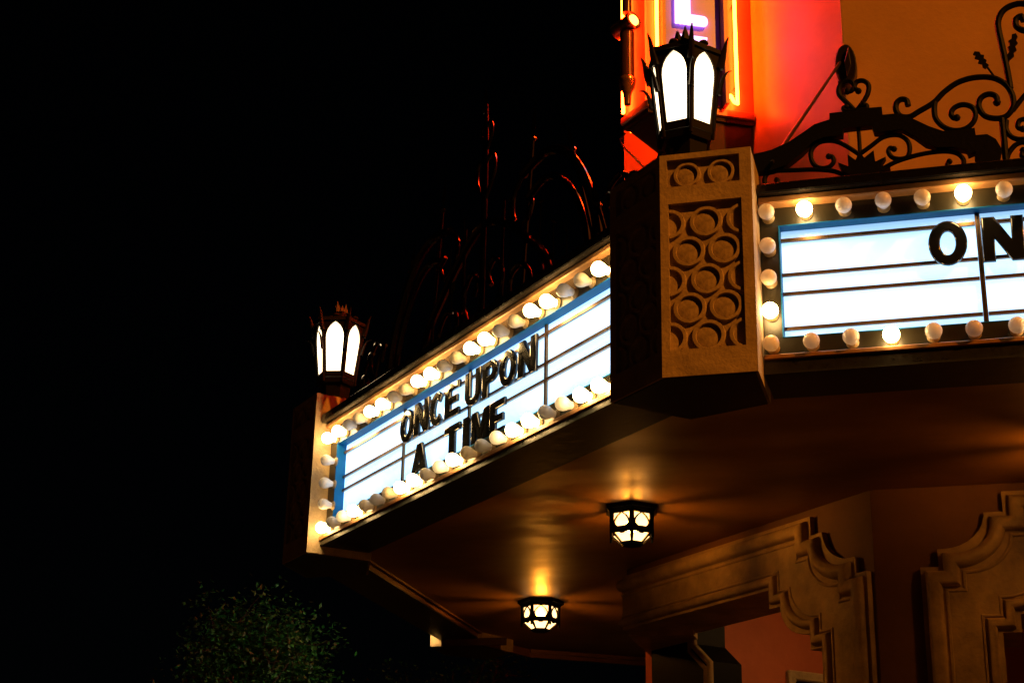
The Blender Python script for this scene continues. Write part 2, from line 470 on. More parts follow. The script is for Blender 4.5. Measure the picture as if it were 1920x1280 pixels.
LEAVES = [[(0.3, 5.143), (0.288, 5.152), (0.286, 5.168), (0.271, 5.174), (0.278, 5.189), (0.259, 5.199), (0.267, 5.212), (0.254, 5.219), (0.261, 5.23), (0.281, 5.226), (0.286, 5.211), (0.299, 5.208), (0.296, 5.192), (0.307, 5.181), (0.302, 5.17), (0.314, 5.157)], [(0.397, 5.168), (0.393, 5.196), (0.403, 5.21), (0.397, 5.231), (0.409, 5.241), (0.403, 5.263), (0.417, 5.271), (0.42, 5.292), (0.437, 5.295), (0.443, 5.279), (0.434, 5.262), (0.441, 5.248), (0.428, 5.234), (0.433, 5.215), (0.419, 5.204), (0.421, 5.188), (0.409, 5.178)]]
# ================================================================ setting: ground
g = MB(); g.add([(-400, -400, 0), (400, -400, 0), (400, 400, 0), (-400, 400, 0)], [(0, 1, 2, 3)])
tag(g.obj('road', M['asphalt']), kind='structure')
g = MB(); g.prism([(-4.6, 5.2), (6, 5.2), (6, 20), (-4.6, 20)], -0.2, 0.13)
tag(g.obj('pavement', M['paving'], bevel=0.02), kind='structure')

# ================================================================ theatre building
WN = 2.07           # distance of the receding wall behind the pillar fronts
WY = 8.24           # the wall behind the right-hand sign
ZS = 3.85           # height of the marquee soffit
CORNER = (math.sqrt(2) * (CB + WN) - WY, WY)
T_CORNER = CORNER[0] * TB[0] + CORNER[1] * TB[1]
T_END = 8.40
bld = thing('theatre_building', 'tan plaster theatre building with angled corner, its tower wall glowing red from neon', 'building', (CORNER[0], CORNER[1], 0))
frB = Frame(bpt(0, WN), TB, NB)
frA = Frame((0, WY), (1, 0), (0, 1))
# upper walls
w = MB(); w.box(frB, T_CORNER, T_END, 0, 0.3, 4.42, 11.5)
tag(w.obj('tower_wall', M['tower_plaster'], bld), label='glossy plaster tower wall washed red by the neon sign')
w = MB(); w.box(frA, CORNER[0] + 0.004, 4.5, 0, 0.3, 4.42, 11.5)
tag(w.obj('upper_wall', M['plaster'], bld), label='tan upper wall lit brown by street light')
e0 = bpt(T_END, WN)
w = MB(); w.box(Frame(e0, (0, 1), (1, 0)), 0.0, 8, 0.004, 0.3, 4.42, 11.5)
w.obj('side_wall', M['plaster'], bld)

def arc(cx, cy, r0, r1, a0, a1, n=8):
    return [(cx + r0 * math.cos(R(a0 + (a1 - a0) * i / n)), cy + r1 * math.sin(R(a0 + (a1 - a0) * i / n))) for i in range(n + 1)]

# stepped door surround, one half: x measured from the outer upright towards the opening's middle
def contour(off, topz, zlow):
    """stepped shouldered outline from the upright to the top; off moves it inwards"""
    pts = [(0.0 + off, zlow), (0.0 + off, topz - 0.375), (0.09 + off, topz - 0.375), (0.09 + off, topz - 0.285)]
    pts += [(0.115 + off + (0.215) * math.sin(R(a)), topz - 0.105 - 0.18 * math.cos(R(a))) for a in (0, 12, 24, 36, 48, 60, 72, 84, 90)]
    pts += [(0.425 + off, topz - 0.105), (0.425 + off, topz)]
    return pts

def half_surround(parent, fr, u_out, sgn, u_far, depth_out):
    """fr: wall frame; upright at u_out, opening in direction sgn, cut off at u_far"""
    def X(x): return u_out + sgn * x
    far = abs(u_far - u_out)
    oc = contour(0.0, 3.80, 0.13)
    ic = contour(0.375, 3.46, 0.13)
    poly = [(X(a), b) for a, b in oc] + [(u_far, 3.80), (u_far, 3.46)] + [(X(a), b) for a, b in reversed(ic)]
    to3 = lambda a, b, d: fr.p(a, d, b)
    m = MB(); m.plate([poly], to3, -0.035, 0.40)
    m.obj('surround_band', M['moulding'], parent)
    # roll mouldings swept along the stepped outlines
    def roll(off, top, r, h, nm):
        c = contour(off, top, 0.13) + [(far, top)]
        prof = [(r * math.cos(R(a)), -0.034 - h * math.sin(R(a))) for a in range(0, 181, 20)]
        m = MB(); m.sweep([(X(a), b) for a, b in c], prof, to3)
        m.obj(nm, M['moulding'], parent, smooth=True, angle=50)
    roll(0.062, 3.738, 0.040, 0.050, 'outer_roll_moulding')
    roll(0.122, 3.678, 0.010, 0.012, 'fillet_moulding')
    roll(0.325, 3.505, 0.026, 0.036, 'inner_roll_moulding')
    roll(0.285, 3.545, 0.008, 0.010, 'fillet_moulding')
    return oc

# receding wall under the marquee: right half of its door surround, then plain wall to the corner
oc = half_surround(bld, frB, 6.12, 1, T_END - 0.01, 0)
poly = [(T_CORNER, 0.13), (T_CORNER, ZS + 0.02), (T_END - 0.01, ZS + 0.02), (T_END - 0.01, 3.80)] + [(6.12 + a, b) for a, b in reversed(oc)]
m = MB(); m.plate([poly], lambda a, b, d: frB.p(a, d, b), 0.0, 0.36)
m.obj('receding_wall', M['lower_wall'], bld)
# wall behind the right-hand sign: left half of its door surround
U0, U1 = -0.155, 2.2
oc = half_surround(bld, frA, U0, 1, (U0 + U1) / 2, 0)
half_surround(bld, frA, U1, -1, (U0 + U1) / 2 - 0.002, 0)
xm = (U0 + U1) / 2
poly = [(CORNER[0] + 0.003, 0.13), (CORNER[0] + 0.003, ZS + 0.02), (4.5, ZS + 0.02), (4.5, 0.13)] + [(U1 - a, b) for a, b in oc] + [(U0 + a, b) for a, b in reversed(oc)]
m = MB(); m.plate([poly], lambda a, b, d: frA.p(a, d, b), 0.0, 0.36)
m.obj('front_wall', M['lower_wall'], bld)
# lintel that turns the corner at the far end, with its pier
frC = Frame(e0, (0, 1), (1, 0))
m = MB(); m.box(frC, 0.02, 2.2, 0.012, 0.42, 3.43, ZS + 0.02)
m.obj('side_lintel', M['moulding'], bld)
for zz, rr in ((3.76, 0.03), (3.52, 0.022)):
    m = MB(); m.tube([frC.p(0.0, 0.012, zz), frC.p(2.2, 0.012, zz)], rr, 8)
    m.obj('side_lintel_moulding', M['moulding'], bld, smooth=True)
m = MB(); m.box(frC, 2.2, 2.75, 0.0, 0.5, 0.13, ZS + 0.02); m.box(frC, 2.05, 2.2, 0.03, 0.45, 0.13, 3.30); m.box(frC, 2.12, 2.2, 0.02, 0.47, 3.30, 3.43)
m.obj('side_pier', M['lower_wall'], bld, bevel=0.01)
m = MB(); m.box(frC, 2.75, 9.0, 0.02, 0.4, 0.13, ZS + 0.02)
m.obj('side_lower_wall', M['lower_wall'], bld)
# porch behind the receding door: red side wall with a framed poster case
frP = Frame(bpt(8.54, 0), NB, (TB[0], TB[1]))      # u into the building, w to the left
m = MB(); m.box(frP, 2.92, 6.2, 0.0, 0.2, 0.13, 4.0)
m.obj('porch_red_wall', M['red_wall'], bld)
m = MB(); m.box(frP, 2.92, 3.1, 0.203, 0.9, 0.13, 4.0)
m.obj('porch_return_wall', M['red_wall'], bld)
m = MB(); m.plate([[(3.44, 0.9), (3.44, 3.365), (4.7, 3.365), (4.7, 0.9)], [(3.50, 0.96), (4.64, 0.96), (4.64, 3.30), (3.50, 3.30)]], lambda a, b, d: frP.p(a, d, b), -0.05, -0.001)
m.obj('poster_case_frame', M['moulding'], bld, bevel=0.01)
m = MB(); m.box(frP, 3.50, 4.64, -0.012, -0.003, 0.96, 3.30)
m.obj('poster_case_back', M['bracket'], bld)
m = MB(); m.box(frB, 4.0, 9.6, 4.0, 4.2, 0.13, 4.0)
m.obj('porch_back_wall', M['red_wall'], bld)
m = MB(); m.box(frA, xm - 1.3, xm + 1.5, 1.1, 1.2, 0.13, 4.0)
m.obj('lobby_wall', M['red_wall'], bld)
# inner pier of the porch with its stepped moulding
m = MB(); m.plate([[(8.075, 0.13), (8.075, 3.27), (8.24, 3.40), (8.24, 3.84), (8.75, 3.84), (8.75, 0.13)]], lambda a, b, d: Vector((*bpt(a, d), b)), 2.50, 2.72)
m.obj('inner_pier', M['iron'], bld)  # the pier's shade is put in as a near-black colour
pm = [(8.075, 0.13), (8.075, 3.27), (8.24, 3.40), (8.24, 3.84)]
for off, r_ in ((0.022, 0.022), (0.075, 0.014)):
    m = MB(); m.sweep(pm, [(-off + r_ * math.cos(R(a)), 2.50 - r_ * 1.4 * math.sin(R(a))) for a in range(0, 181, 30)], lambda a, b, d: Vector((*bpt(a, d), b)))
    m.obj('inner_pier_moulding', M['moulding'], bld, smooth=True)
# ceiling lamp of the porch, above the lintel line
pl = thing('porch_lamp', 'round opal lamp on the porch ceiling hidden behind the door lintel', 'ceiling lamp', (*bpt(7.5, 3.25), 3.84))
m = MB(); m.lathe([(0.0, 0.15), (0.02, 0.15), (0.025, 0.13)], (*bpt(7.5, 3.25), 3.848), (0, 0, -1), 20)
m.obj('lamp_base', M['iron'], pl, smooth=True)
m = MB(); m.lathe([(0.025, 0.128), (0.05, 0.115), (0.07, 0.08), (0.08, 0.01)], (*bpt(7.5, 3.25), 3.848), (0, 0, -1), 20)
m.obj('lamp_shade', M['porch_lamp'], pl, smooth=True)

# ================================================================ marquee canopy (soffit slab, step bands)
K0 = bpt(9.09, 0)                   # outer corner of the far pillar
K1 = (K0[0], K0[1] + 3.30)          # outer corner of the farthest pillar
ca = thing('marquee_canopy', 'flat marquee canopy with glossy brown painted ceiling over the entrance', 'canopy', (-1.5, 8.5, ZS))
inA = 6.47
ia = (math.sqrt(2) * (CB + 0.40) - inA, inA)
XI = K0[0] + 0.385
ib = (XI, math.sqrt(2) * (CB + 0.40) - XI)
ic_ = (XI, 12.05)
poly = [(4.4, inA), ia, ib, ic_, (-3.37, 12.62), (-2.38, 13.26), (-1.2, 13.26), (4.4, 13.26)]
def subdiv_slab(poly, z0, z1):
    m = MB(); m.prism(poly, z0, z1); return m
m = subdiv_slab(poly, ZS, 4.40)
m.obj('soffit', M['soffit'], ca)
# bands: the boxed edge of the marquee stands a little below the soffit
def band(a, b, z0, z1, th, name='step_band', mt='lower_wall'):
    a, b = Vector((*a, 0)), Vector((*b, 0))
    d = (b - a).normalized(); i = Vector((-d.y, d.x, 0))
    m = MB(); m.box(Frame(a, d, i), 0, (b - a).length, 0, th, z0, z1)
    return m.obj(name, M[mt], ca)
band(ib, ic_, 3.802, ZS + 0.02, 0.03)
band((XI + 0.02, ib[1] + .02), (XI + 0.02, ic_[1]), ZS - 0.012, ZS + 0.02, -0.016, 'bead')
band(ic_, (-3.37, 12.62), 3.790, ZS + 0.02, 0.03)
band((-3.37, 12.62), (-2.38, 13.26), 3.790, ZS + 0.02, 0.03)
band((-3.37, 12.61), (-2.36, 13.25), ZS - 0.03, ZS + 0.02, -0.02, 'bead')
band((-2.38, 13.26), (-1.2, 13.26), 3.79, ZS + 0.02, 0.03)

# ================================================================ pillars with ring reliefs
def ring_mesh(R0, R1, h, a0=0, a1=360, seg=24):
    """annulus in local xy, height along +z"""
    full = abs(a1 - a0 - 360) < 1e-3
    n = seg if full else max(6, int(seg * (a1 - a0) / 360))
    m = MB()
    vs = []
    bv = 0.0035
    prof = [(R0, 0), (R0 - 0.002, h - bv), (R0 - bv, h), (R1 + bv, h), (R1 + 0.002, h - bv), (R1, 0.0)]
    cnt = n if full else n + 1
    for i in range(cnt):
        a = R(a0 + (a1 - a0) * i / n)
        for r, z in prof:
            vs.append((r * math.cos(a), r * math.sin(a), z))
    k = len(prof)
    fs = []
    for i in range(n):
        j = (i + 1) % cnt
        for q in range(k - 1):
            fs.append((i * k + q, j * k + q, j * k + q + 1, i * k + q + 1))
    m.add(vs, fs)
    return m.mesh('ring', smooth=True, angle=50)
RO, RI, RH = 0.070, 0.050, 0.0145
RM = {'full': ring_mesh(RO, RI, RH), 'r': ring_mesh(RO, RI, RH, -88, 88), 'l': ring_mesh(RO, RI, RH, 92, 268), 'top': ring_mesh(0.059, 0.042, 0.0135)}
DM = {}
for k, r in (('full', RI), ('top', 0.042)):
    mm = MB(); mm.lathe([(0.0, r - 0.001), (0.002, r - 0.001), (0.0035, r - 0.006), (0.003, 0.001)], (0, 0, 0), (0, 0, 1), 20)
    DM[k] = mm.mesh('disc', smooth=True)
for me in list(RM.values()) + list(DM.values()): me.materials.append(M['ring'])

def pillar(label, c, d1, i1, w1, d2, i2, w2, name='marquee_pillar', detail=(True, True)):
    """c: outer corner; faces leave it along d1 (inwards i1) and d2 (inwards i2)"""
    Z0, Z1 = 3.75, 4.75
    t = thing(name, label, 'pillar', (c[0], c[1], Z0), 'relief pillars at the marquee corners')
    V = lambda p: Vector((p[0], p[1], 0))
    c, d1, i1, d2, i2 = map(V, (c, d1, i1, d2, i2))
    th, dp = 0.025, 0.42
    # inner core
    bis = (i1 + i2); bis = bis / (bis.dot(i1))
    core = [c + bis * th, c + d1 * w1 + i1 * th, c + d1 * w1 + i1 * dp, c + d2 * w2 + i2 * dp, c + d2 * w2 + i2 * th]
    m = MB(); m.prism([(p.x, p.y) for p in core], Z0 + 0.001, Z1 - 0.004)
    m.obj('core', M['stone'], t)
    for fi, (d, i, w_) in enumerate(((d1, i1, w1), (d2, i2, w2))):
        fr = Frame(c, d, i)
        s = w_ / 0.387
        m = MB()
        q = 0.0008 * fi
        m.plate([[(0, Z0 + q), (w_, Z0 + q), (w_, Z1 - q), (0, Z1 - q)],
                 [(0.034 * s, 3.865), (0.342 * s, 3.865), (0.342 * s, 4.519), (0.034 * s, 4.519)],
                 [(0.030 * s, 4.598), (0.338 * s, 4.598), (0.338 * s, 4.724), (0.030 * s, 4.724)]],
                lambda a, b, dd: fr.p(a, dd, b), 0.0, th)
        m.obj('relief_frame', M['stone'], t)
        # rings
        out = -i
        rot = Matrix(((d.x, 0, out.x, 0), (d.y, 0, out.y, 0), (0, 1, 0, 0), (0, 0, 0, 1)))
        def put(me, nm, u, z):
            p = fr.p(u, th, z)
            o = bpy.data.objects.new(nm, me)
            col.objects.link(o)
            o.parent = t
            o.matrix_local = Matrix.Translation(p - t.location) @ rot
        rows = (4.432, 4.302, 4.173, 4.049, 3.923)
        for k, z in enumerate(rows):
            if k % 2 == 0:
                put(RM['full'], 'ring', 0.190 * s, z); put(DM['full'], 'disc', 0.190 * s, z)
                put(RM['r'], 'half_ring', 0.034 * s, z); put(RM['l'], 'half_ring', 0.342 * s, z)
            else:
                for u in (0.115, 0.264):
                    put(RM['full'], 'ring', u * s, z); put(DM['full'], 'disc', u * s, z)
        for u in (0.114, 0.258):
            put(RM['top'], 'ring', u * s, 4.656); put(DM['top'], 'disc', u * s, 4.656)
    # dark underside board
    und = [c + bis * 0.012, c + d1 * (w1 - 0.012) + i1 * 0.012, c + d1 * (w1 - 0.012) + i1 * (dp - .01), c + d2 * (w2 - .012) + i2 * (dp - .01), c + d2 * (w2 - .012) + i2 * 0.012]
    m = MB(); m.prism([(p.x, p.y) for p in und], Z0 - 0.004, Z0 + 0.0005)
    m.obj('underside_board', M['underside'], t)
    # lead cap
    m = MB(); m.prism([(p.x, p.y) for p in und], Z1 - 0.003, Z1 + 0.006)
    m.obj('cap', M['coping'], t)
    return t

C0 = bpt(5.0, 0); C0 = (-1.07, 6.0)
pillar('large near corner pillar with raised rings on its orange lit front face', C0, (1, 0), (0, 1), 0.387, TB, NB, 0.387)
pillar('far pillar at the left end of the receding sign, inner side brightly lit', K0, (-TB[0], -TB[1]), NB, 0.387, (0, 1), (1, 0), 0.387)
pillar('farthest pillar, only its small yellow lit foot showing below the dark canopy edge', K1, (0, -1), (1, 0), 0.387, NB, (S2, -S2), 0.387)

# ================================================================ bulbs
def bulb_mesh(name, m):
    b = MB()
    prof = [(0.012, 0.0165), (0.022, 0.0185), (0.034, 0.0225), (0.046, 0.029), (0.058, 0.0335), (0.070, 0.0345), (0.081, 0.032), (0.090, 0.026), (0.097, 0.016), (0.100, 0.004)]
    b.lathe(prof, (0, 0, 0), (0, 0, 1), 18)
    me = b.mesh(name, smooth=True, angle=60)
    me.materials.append(m)
    return me
BM = {k: bulb_mesh('light_bulb_' + k, M[v]) for k, v in dict(off='bulb_off', warm='bulb_off_warm', on='bulb_on', dim='bulb_dim').items()}
sk = MB(); sk.lathe([(0, 0.027), (0.006, 0.027), (0.010, 0.022), (0.016, 0.019)], (0, 0, 0), (0, 0, 1), 16)
SOCK = sk.mesh('socket', smooth=True); SOCK.materials.append(M['socket'])

# ================================================================ marquee signs
def sign(label, base, d, inw, L, P, bulbs, dividers, rails, panel_ends=None):
    fr = Frame(base, d, inw)
    t = thing('marquee_sign', label, 'sign', (base[0], base[1], 3.8), 'lit reader boards of the marquee')
    wl, wc, wp, wb = P['lip'], P['chan'], P['panel'], P['back']
    zct, zlt, zlb, zrt, zrb, zst, zsb, zub = P['z']
    def bx(name, m, u0, u1, w0, w1, z0, z1, par=t, **k):
        b = MB(); b.box(fr, u0, u1, w0, w1, z0, z1)
        return b.obj(name, M[m], par, **k)
    e = 0.004
    bx('coping', 'coping', e, L - e, wl - 0.035, wb - 0.02, zlt + 0.002, zct, bevel=0.006)
    bx('upper_trim', 'copper', e, L - e, wl, wc + 0.004, zlb, zlt, bevel=0.004)
    s = P['side']
    ul, ur = s, L - s
    bx('bulb_channel_top', 'channel', e, L - e, wc, wp, zrt, zlb + 0.003)
    bx('bulb_channel_bottom', 'channel', e, L - e, wc, wp, zst - 0.003, zrb)
    bx('bulb_channel_side', 'channel', e, ul, wc + 0.001, wp, zrb + 0.001, zrt - 0.001)
    bx('bulb_channel_side', 'channel', ur, L - e, wc + 0.001, wp, zrb + 0.001, zrt - 0.001)
    bx('lower_trim', 'copper', e, L - e, wl, wc + 0.004, zsb, zst, bevel=0.003)
    bx('fascia', 'black', e, L - e, wl + 0.012, wc + 0.01, zub + 0.006, zsb - 0.001)
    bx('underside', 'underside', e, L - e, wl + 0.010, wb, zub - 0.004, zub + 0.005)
    bx('box_back', 'black', e, L - e, wp + 0.014, wb - 0.03, zub + 0.006, zlt)
    # blue reveals round the opening
    q = 0.004
    bx('reveal', 'reveal', ul, ur, wc - 0.002, wp + 0.001, zrt - q, zrt - 0.0005)
    bx('reveal', 'reveal', ul, ur, wc - 0.002, wp + 0.001, zrb + 0.0005, zrb + q)
    bx('reveal', 'reveal', ul, ul + q, wc - 0.0025, wp + 0.001, zrb + q, zrt - q)
    bx('reveal', 'reveal', ur - q, ur, wc - 0.0025, wp + 0.001, zrb + q, zrt - q)
    # light panels between the dividers
    edges = [ul + q] + [x for x in dividers if ul < x < ur] + [ur - q]
    for a, b in zip(edges[:-1], edges[1:]):
        bx('light_panel', 'panel', a + 0.001, b - 0.001, wp, wp + 0.012, zrb, zrt)
    for x in edges[1:-1]:
        dv = bx('divider', 'rail', x - 0.010, x + 0.010, wp - 0.012, wp - 0.0005, zrb + q, zrt - q)
        bx('divider_groove', 'black', x - 0.002, x + 0.002, wp - 0.0135, wp - 0.0115, zrb + q, zrt - q, dv)
    for z in rails:
        for a, b in zip(edges[:-1], edges[1:]):
            bx('rail', 'rail', a + (0.011 if a in dividers else 0), b - (0.011 if b in dividers else 0), wp - 0.014, wp - 0.001, z - 0.0075, z + 0.0075)
    # bulbs
    out = Vector((-inw[0], -inw[1], 0))
    for u, z, st in bulbs:
        jit = Vector((random.uniform(-.05, .05), random.uniform(-.05, .05), random.uniform(-.05, .05)))
        rot = (out + jit).to_track_quat('Z', 'Y').to_matrix().to_4x4()
        p = fr.p(u, wc, z)
        o = bpy.data.objects.new('light_bulb', BM[st])
        col.objects.link(o); o.parent = t
        o.matrix_local = Matrix.Translation(p - t.location) @ rot
        so = bpy.data.objects.new('socket', SOCK)
        col.objects.link(so); so.parent = o
    return t, fr

# right-hand sign
PA = dict(lip=0.17, chan=0.23, panel=0.29, back=0.50, side=0.079, z=(4.640, 4.592, 4.562, 4.480, 3.969, 3.878, 3.858, 3.80))
LA = 3.36
topA = ['off', 'on', 'off', 'off', 'warm', 'on', 'off', 'off', 'off', 'on', 'warm', 'off', 'off', 'on', 'off', 'off', 'off', 'on', 'off', 'off', 'off']
botA = ['warm', 'off', 'off', 'on', 'off', 'warm', 'off', 'on', 'off', 'off', 'off', 'on', 'off', 'off', 'off', 'on', 'off', 'off', 'warm', 'on', 'off']
bulA = []
for k in range(21):
    u = 0.040 + 0.1605 * k
    if u > LA - 0.03: break
    bulA.append((u, 4.518, topA[k])); bulA.append((u, 3.925, botA[k]))
for z, st in ((4.363, 'off'), (4.220, 'warm'), (4.070, 'on')):
    bulA.append((0.040, z, st)); bulA.append((LA - 0.045, z, 'off'))
sign('near marquee sign at right with bright white reader panels and mostly unlit bulbs', (-0.683, 6.0), (1, 0), (0, 1), LA, PA, bulA, (0.893, 1.68, 2.46), (4.430, 4.270, 4.183, 4.026))

# receding sign
PB = dict(lip=0.07, chan=0.11, panel=0.17, back=0.40, side=0.105, z=(4.610, 4.555, 4.528, 4.4135, 3.951, 3.850, 3.827, 3.80))
TB0 = 5.386
LB = 8.70 - TB0
stT = 'on warm off on on warm off on on warm off on on warm off on on warm off on on'.split()
stB = 'on on dim off on on dim off warm on dim off on on warm off warm on dim off on'.split()
bulB = []
for k in range(21):
    bulB.append((5.548 + 0.1525 * k - TB0, 4.440, stT[k])); bulB.append((5.545 + 0.1530 * k - TB0, 3.885, stB[k]))
for z in (4.297, 4.157, 4.025):
    bulB.append((8.597 - TB0, z, 'off'))
sign('receding marquee sign at left spelling ONCE UPON A TIME, ringed by lit bulbs', bpt(TB0, 0), TB, NB, LB, PB, bulB, (6.205 - TB0, 6.985 - TB0, 7.765 - TB0), (4.362, 4.209, 4.125, 3.970))

# third sign round the far corner (mostly hidden)
LC = K1[1] - K0[1] - 0.774
bulC = []
nC = 16
stC = 'off off on on off off on on off off on on off off on on'.split()
for k in range(nC):
    u = 0.06 + (LC - 0.12) * k / (nC - 1)
    bulC.append((u, 4.440, stC[k])); bulC.append((u, 3.885, stC[(k + 0) % nC]))
for z in (4.297, 4.157, 4.025):
    bulC.append((LC - 0.06, z, 'on' if z < 4.1 else 'off'))
sign('third marquee sign round the far corner, seen only from below as a dark box', (K0[0], K0[1] + 0.387), (0, 1), (1, 0), LC, PB, bulC, (0.85, 1.7), (4.362, 4.209, 4.125, 3.970))

# ================================================================ changeable letters
def stroke_poly(a, b, w):
    a, b = Vector(a), Vector(b)
    d = (b - a).normalized(); n = Vector((-d.y, d.x)) * w / 2
    return [tuple(a + n), tuple(b + n), tuple(b - n), tuple(a - n)]
def rrect(x0, y0, x1, y1, r, n=5):
    pts = []
    for cx, cy, a in ((x1 - r, y1 - r, 0), (x0 + r, y1 - r, 90), (x0 + r, y0 + r, 180), (x1 - r, y0 + r, 270)):
        pts += [(cx + r * math.cos(R(a + 90 * i / n)), cy + r * math.sin(R(a + 90 * i / n))) for i in range(n + 1)]
    return pts
def ell(cx, cy, rx, ry, n=28, a0=0, a1=360):
    full = a1 - a0 == 360
    return [(cx + rx * math.cos(R(a0 + (a1 - a0) * i / n)), cy + ry * math.sin(R(a0 + (a1 - a0) * i / n))) for i in range(n if full else n + 1)]
# outlines in a unit box: x 0..w, y 0..1; first loop outside, rest holes
W = 0.20
GL = {
 'O': (0.74, [ell(0.37, 0.5, 0.37, 0.5), ell(0.37, 0.5, 0.17, 0.30)]),
 'N': (0.74, [[(0, 0), (W, 0), (W, 0.58), (0.52, 0), (0.74, 0), (0.74, 1), (0.54, 1), (0.54, 0.42), (0.22, 1), (0, 1)]]),
 'C': (0.70, [ell(0.37, 0.5, 0.37, 0.5, 22, 48, 312) + ell(0.37, 0.5, 0.17, 0.30, 22, 318, 42)[::1]]),
 'E': (0.62, [[(0, 0), (0.62, 0), (0.62, 0.19), (W, 0.19), (W, 0.41), (0.54, 0.41), (0.54, 0.59), (W, 0.59), (W, 0.81), (0.62, 0.81), (0.62, 1), (0, 1)]]),
 'U': (0.70, [[(0, 1), (0, 0.33)] + ell(0.35, 0.33, 0.35, 0.33, 14, 180, 360)[1:-1] + [(0.70, 0.33), (0.70, 1), (0.50, 1), (0.50, 0.33)] + ell(0.35, 0.33, 0.15, 0.14, 10, 360, 180)[1:-1] + [(0.20, 0.33), (0.20, 1)]]),
 'P': (0.66, [[(0, 0), (W, 0), (W, 0.40), (0.36, 0.40)] + ell(0.36, 0.70, 0.30, 0.30, 14, -90, 90)[1:-1] + [(0.36, 1.0), (0, 1)], [(W, 0.57), (W, 0.83), (0.34, 0.83)] + ell(0.34, 0.70, 0.12, 0.13, 8, 90, -90)[1:-1] + [(0.34, 0.57)]]),
 'A': (0.76, [[(0, 0), (0.20, 0), (0.25, 0.20), (0.51, 0.20), (0.56, 0), (0.76, 0), (0.48, 1), (0.28, 1)], [(0.30, 0.37), (0.38, 0.70), (0.46, 0.37)]]),
 'T': (0.64, [[(0.22, 0), (0.42, 0), (0.42, 0.81), (0.64, 0.81), (0.64, 1), (0, 1), (0, 0.81), (0.22, 0.81)]]),
 'I': (0.20, [[(0, 0), (0.20, 0), (0.20, 1), (0, 1)]]),
 'M': (0.86, [[(0, 0), (0.19, 0), (0.19, 0.60), (0.36, 0.10), (0.50, 0.10), (0.67, 0.60), (0.67, 0), (0.86, 0), (0.86, 1), (0.64, 1), (0.43, 0.42), (0.22, 1), (0, 1)]]),
}
def letter(ch, origin, right, out, width, height, label, tilt=0.0):
    """moulded plastic letter: raised rounded face on a deep body"""
    w, loops = GL[ch]
    cu = bpy.data.curves.new('letter_outline', 'CURVE')
    cu.dimensions = '2D'
    cu.fill_mode = 'BOTH'
    cu.extrude = 0.003
    cu.bevel_depth = 0.0100
    cu.bevel_resolution = 3
    cu.offset = -0.0062
    for l in loops:
        sp = cu.splines.new('POLY')
        sp.points.add(len(l) - 1)
        for p, (x, y) in zip(sp.points, l):
            p.co = (x / w * width, y * height, 0, 1)
        sp.use_cyclic_u = True
    tmp = bpy.data.objects.new('letter_tmp', cu)
    col.objects.link(tmp)
    me = bpy.data.meshes.new_from_object(tmp.evaluated_get(bpy.context.evaluated_depsgraph_get()))
    bpy.data.objects.remove(tmp)
    bpy.data.curves.remove(cu)
    me.materials.clear()
    me.materials.append(M['letter'])
    for p in me.polygons: p.use_smooth = True
    me.set_sharp_from_angle(angle=R(35))
    o = bpy.data.objects.new('sign_letter', me)
    col.objects.link(o)
    r = Vector((*right, 0)); u = Vector((0, 0, 1)); n = Vector((*out, 0))
    o.matrix_world = Matrix.Translation(origin) @ Matrix(((r.x, u.x, n.x, 0), (r.y, u.y, n.y, 0), (0, 1, 0, 0), (0, 0, 0, 1))) @ Matrix.Rotation(tilt, 4, 'Z')
    tag(o, label, 'letter', 'black letters on the reader boards')
    return o

# right-hand sign: ON
wA = 6.0 + 0.29 - 0.033
letter('O', (0.006, wA, 4.247), (1, 0), (0, -1), 0.150, 0.192, 'black moulded letter O on the right sign, left of the panel divider', R(-2))
letter('N', (0.222, wA, 4.245), (1, 0), (0, -1), 0.160, 0.192, 'black moulded letter N on the right sign, cut by the picture edge', R(-1))
# receding sign
def letB(ch, t0, t1, z, label, h=0.185, tilt=0.0):
    x, y = bpt(t0, 0.17 - 0.032)
    letter(ch, (x, y, z), (-TB[0], -TB[1]), (-NB[0], -NB[1]), t0 - t1, h, label, R(tilt))
letB('O', 7.750, 7.590, 4.188, 'black letter O, first letter of ONCE on the receding sign', tilt=-1)
letB('N', 7.570, 7.405, 4.190, 'black letter N, second letter of ONCE on the receding sign', tilt=1)
letB('C', 7.380, 7.235, 4.187, 'black letter C in ONCE on the receding sign')
letB('E', 7.205, 7.055, 4.190, 'black letter E ending the word ONCE on the receding sign', tilt=-1)
letB('U', 6.975, 6.815, 4.189, 'black letter U, first letter of UPON on the receding sign')
letB('P', 6.785, 6.635, 4.186, 'black letter P in UPON on the receding sign', tilt=1)
letB('O', 6.610, 6.450, 4.187, 'black letter O, third letter of UPON on the receding sign')
letB('N', 6.420, 6.255, 4.188, 'black letter N ending the word UPON on the receding sign', tilt=-1)
letB('A', 7.590, 7.405, 3.950, 'black letter A alone at the start of the lower line of the receding sign')
letB('T', 7.195, 7.035, 3.950, 'black letter T, first letter of TIME on the receding sign')
letB('I', 6.985, 6.925, 3.950, 'narrow black letter I in TIME on the receding sign')
letB('M', 6.888, 6.715, 3.950, 'wide black letter M in TIME on the receding sign')
letB('E', 6.695, 6.555, 3.950, 'black letter E ending the word TIME on the receding sign')

# added dark strip standing in for shade on the farthest pillar's return
m = MB(); m.prism([(K1[0] + 0.10, K1[1] - 0.415), (K1[0] + 0.62, K1[1] - 0.415), (K1[0] + 0.62, K1[1] - 0.390), (K1[0] + 0.10, K1[1] - 0.390)], 3.744, 3.80)
m.obj('return_shade_strip', M['bracket'], ca)
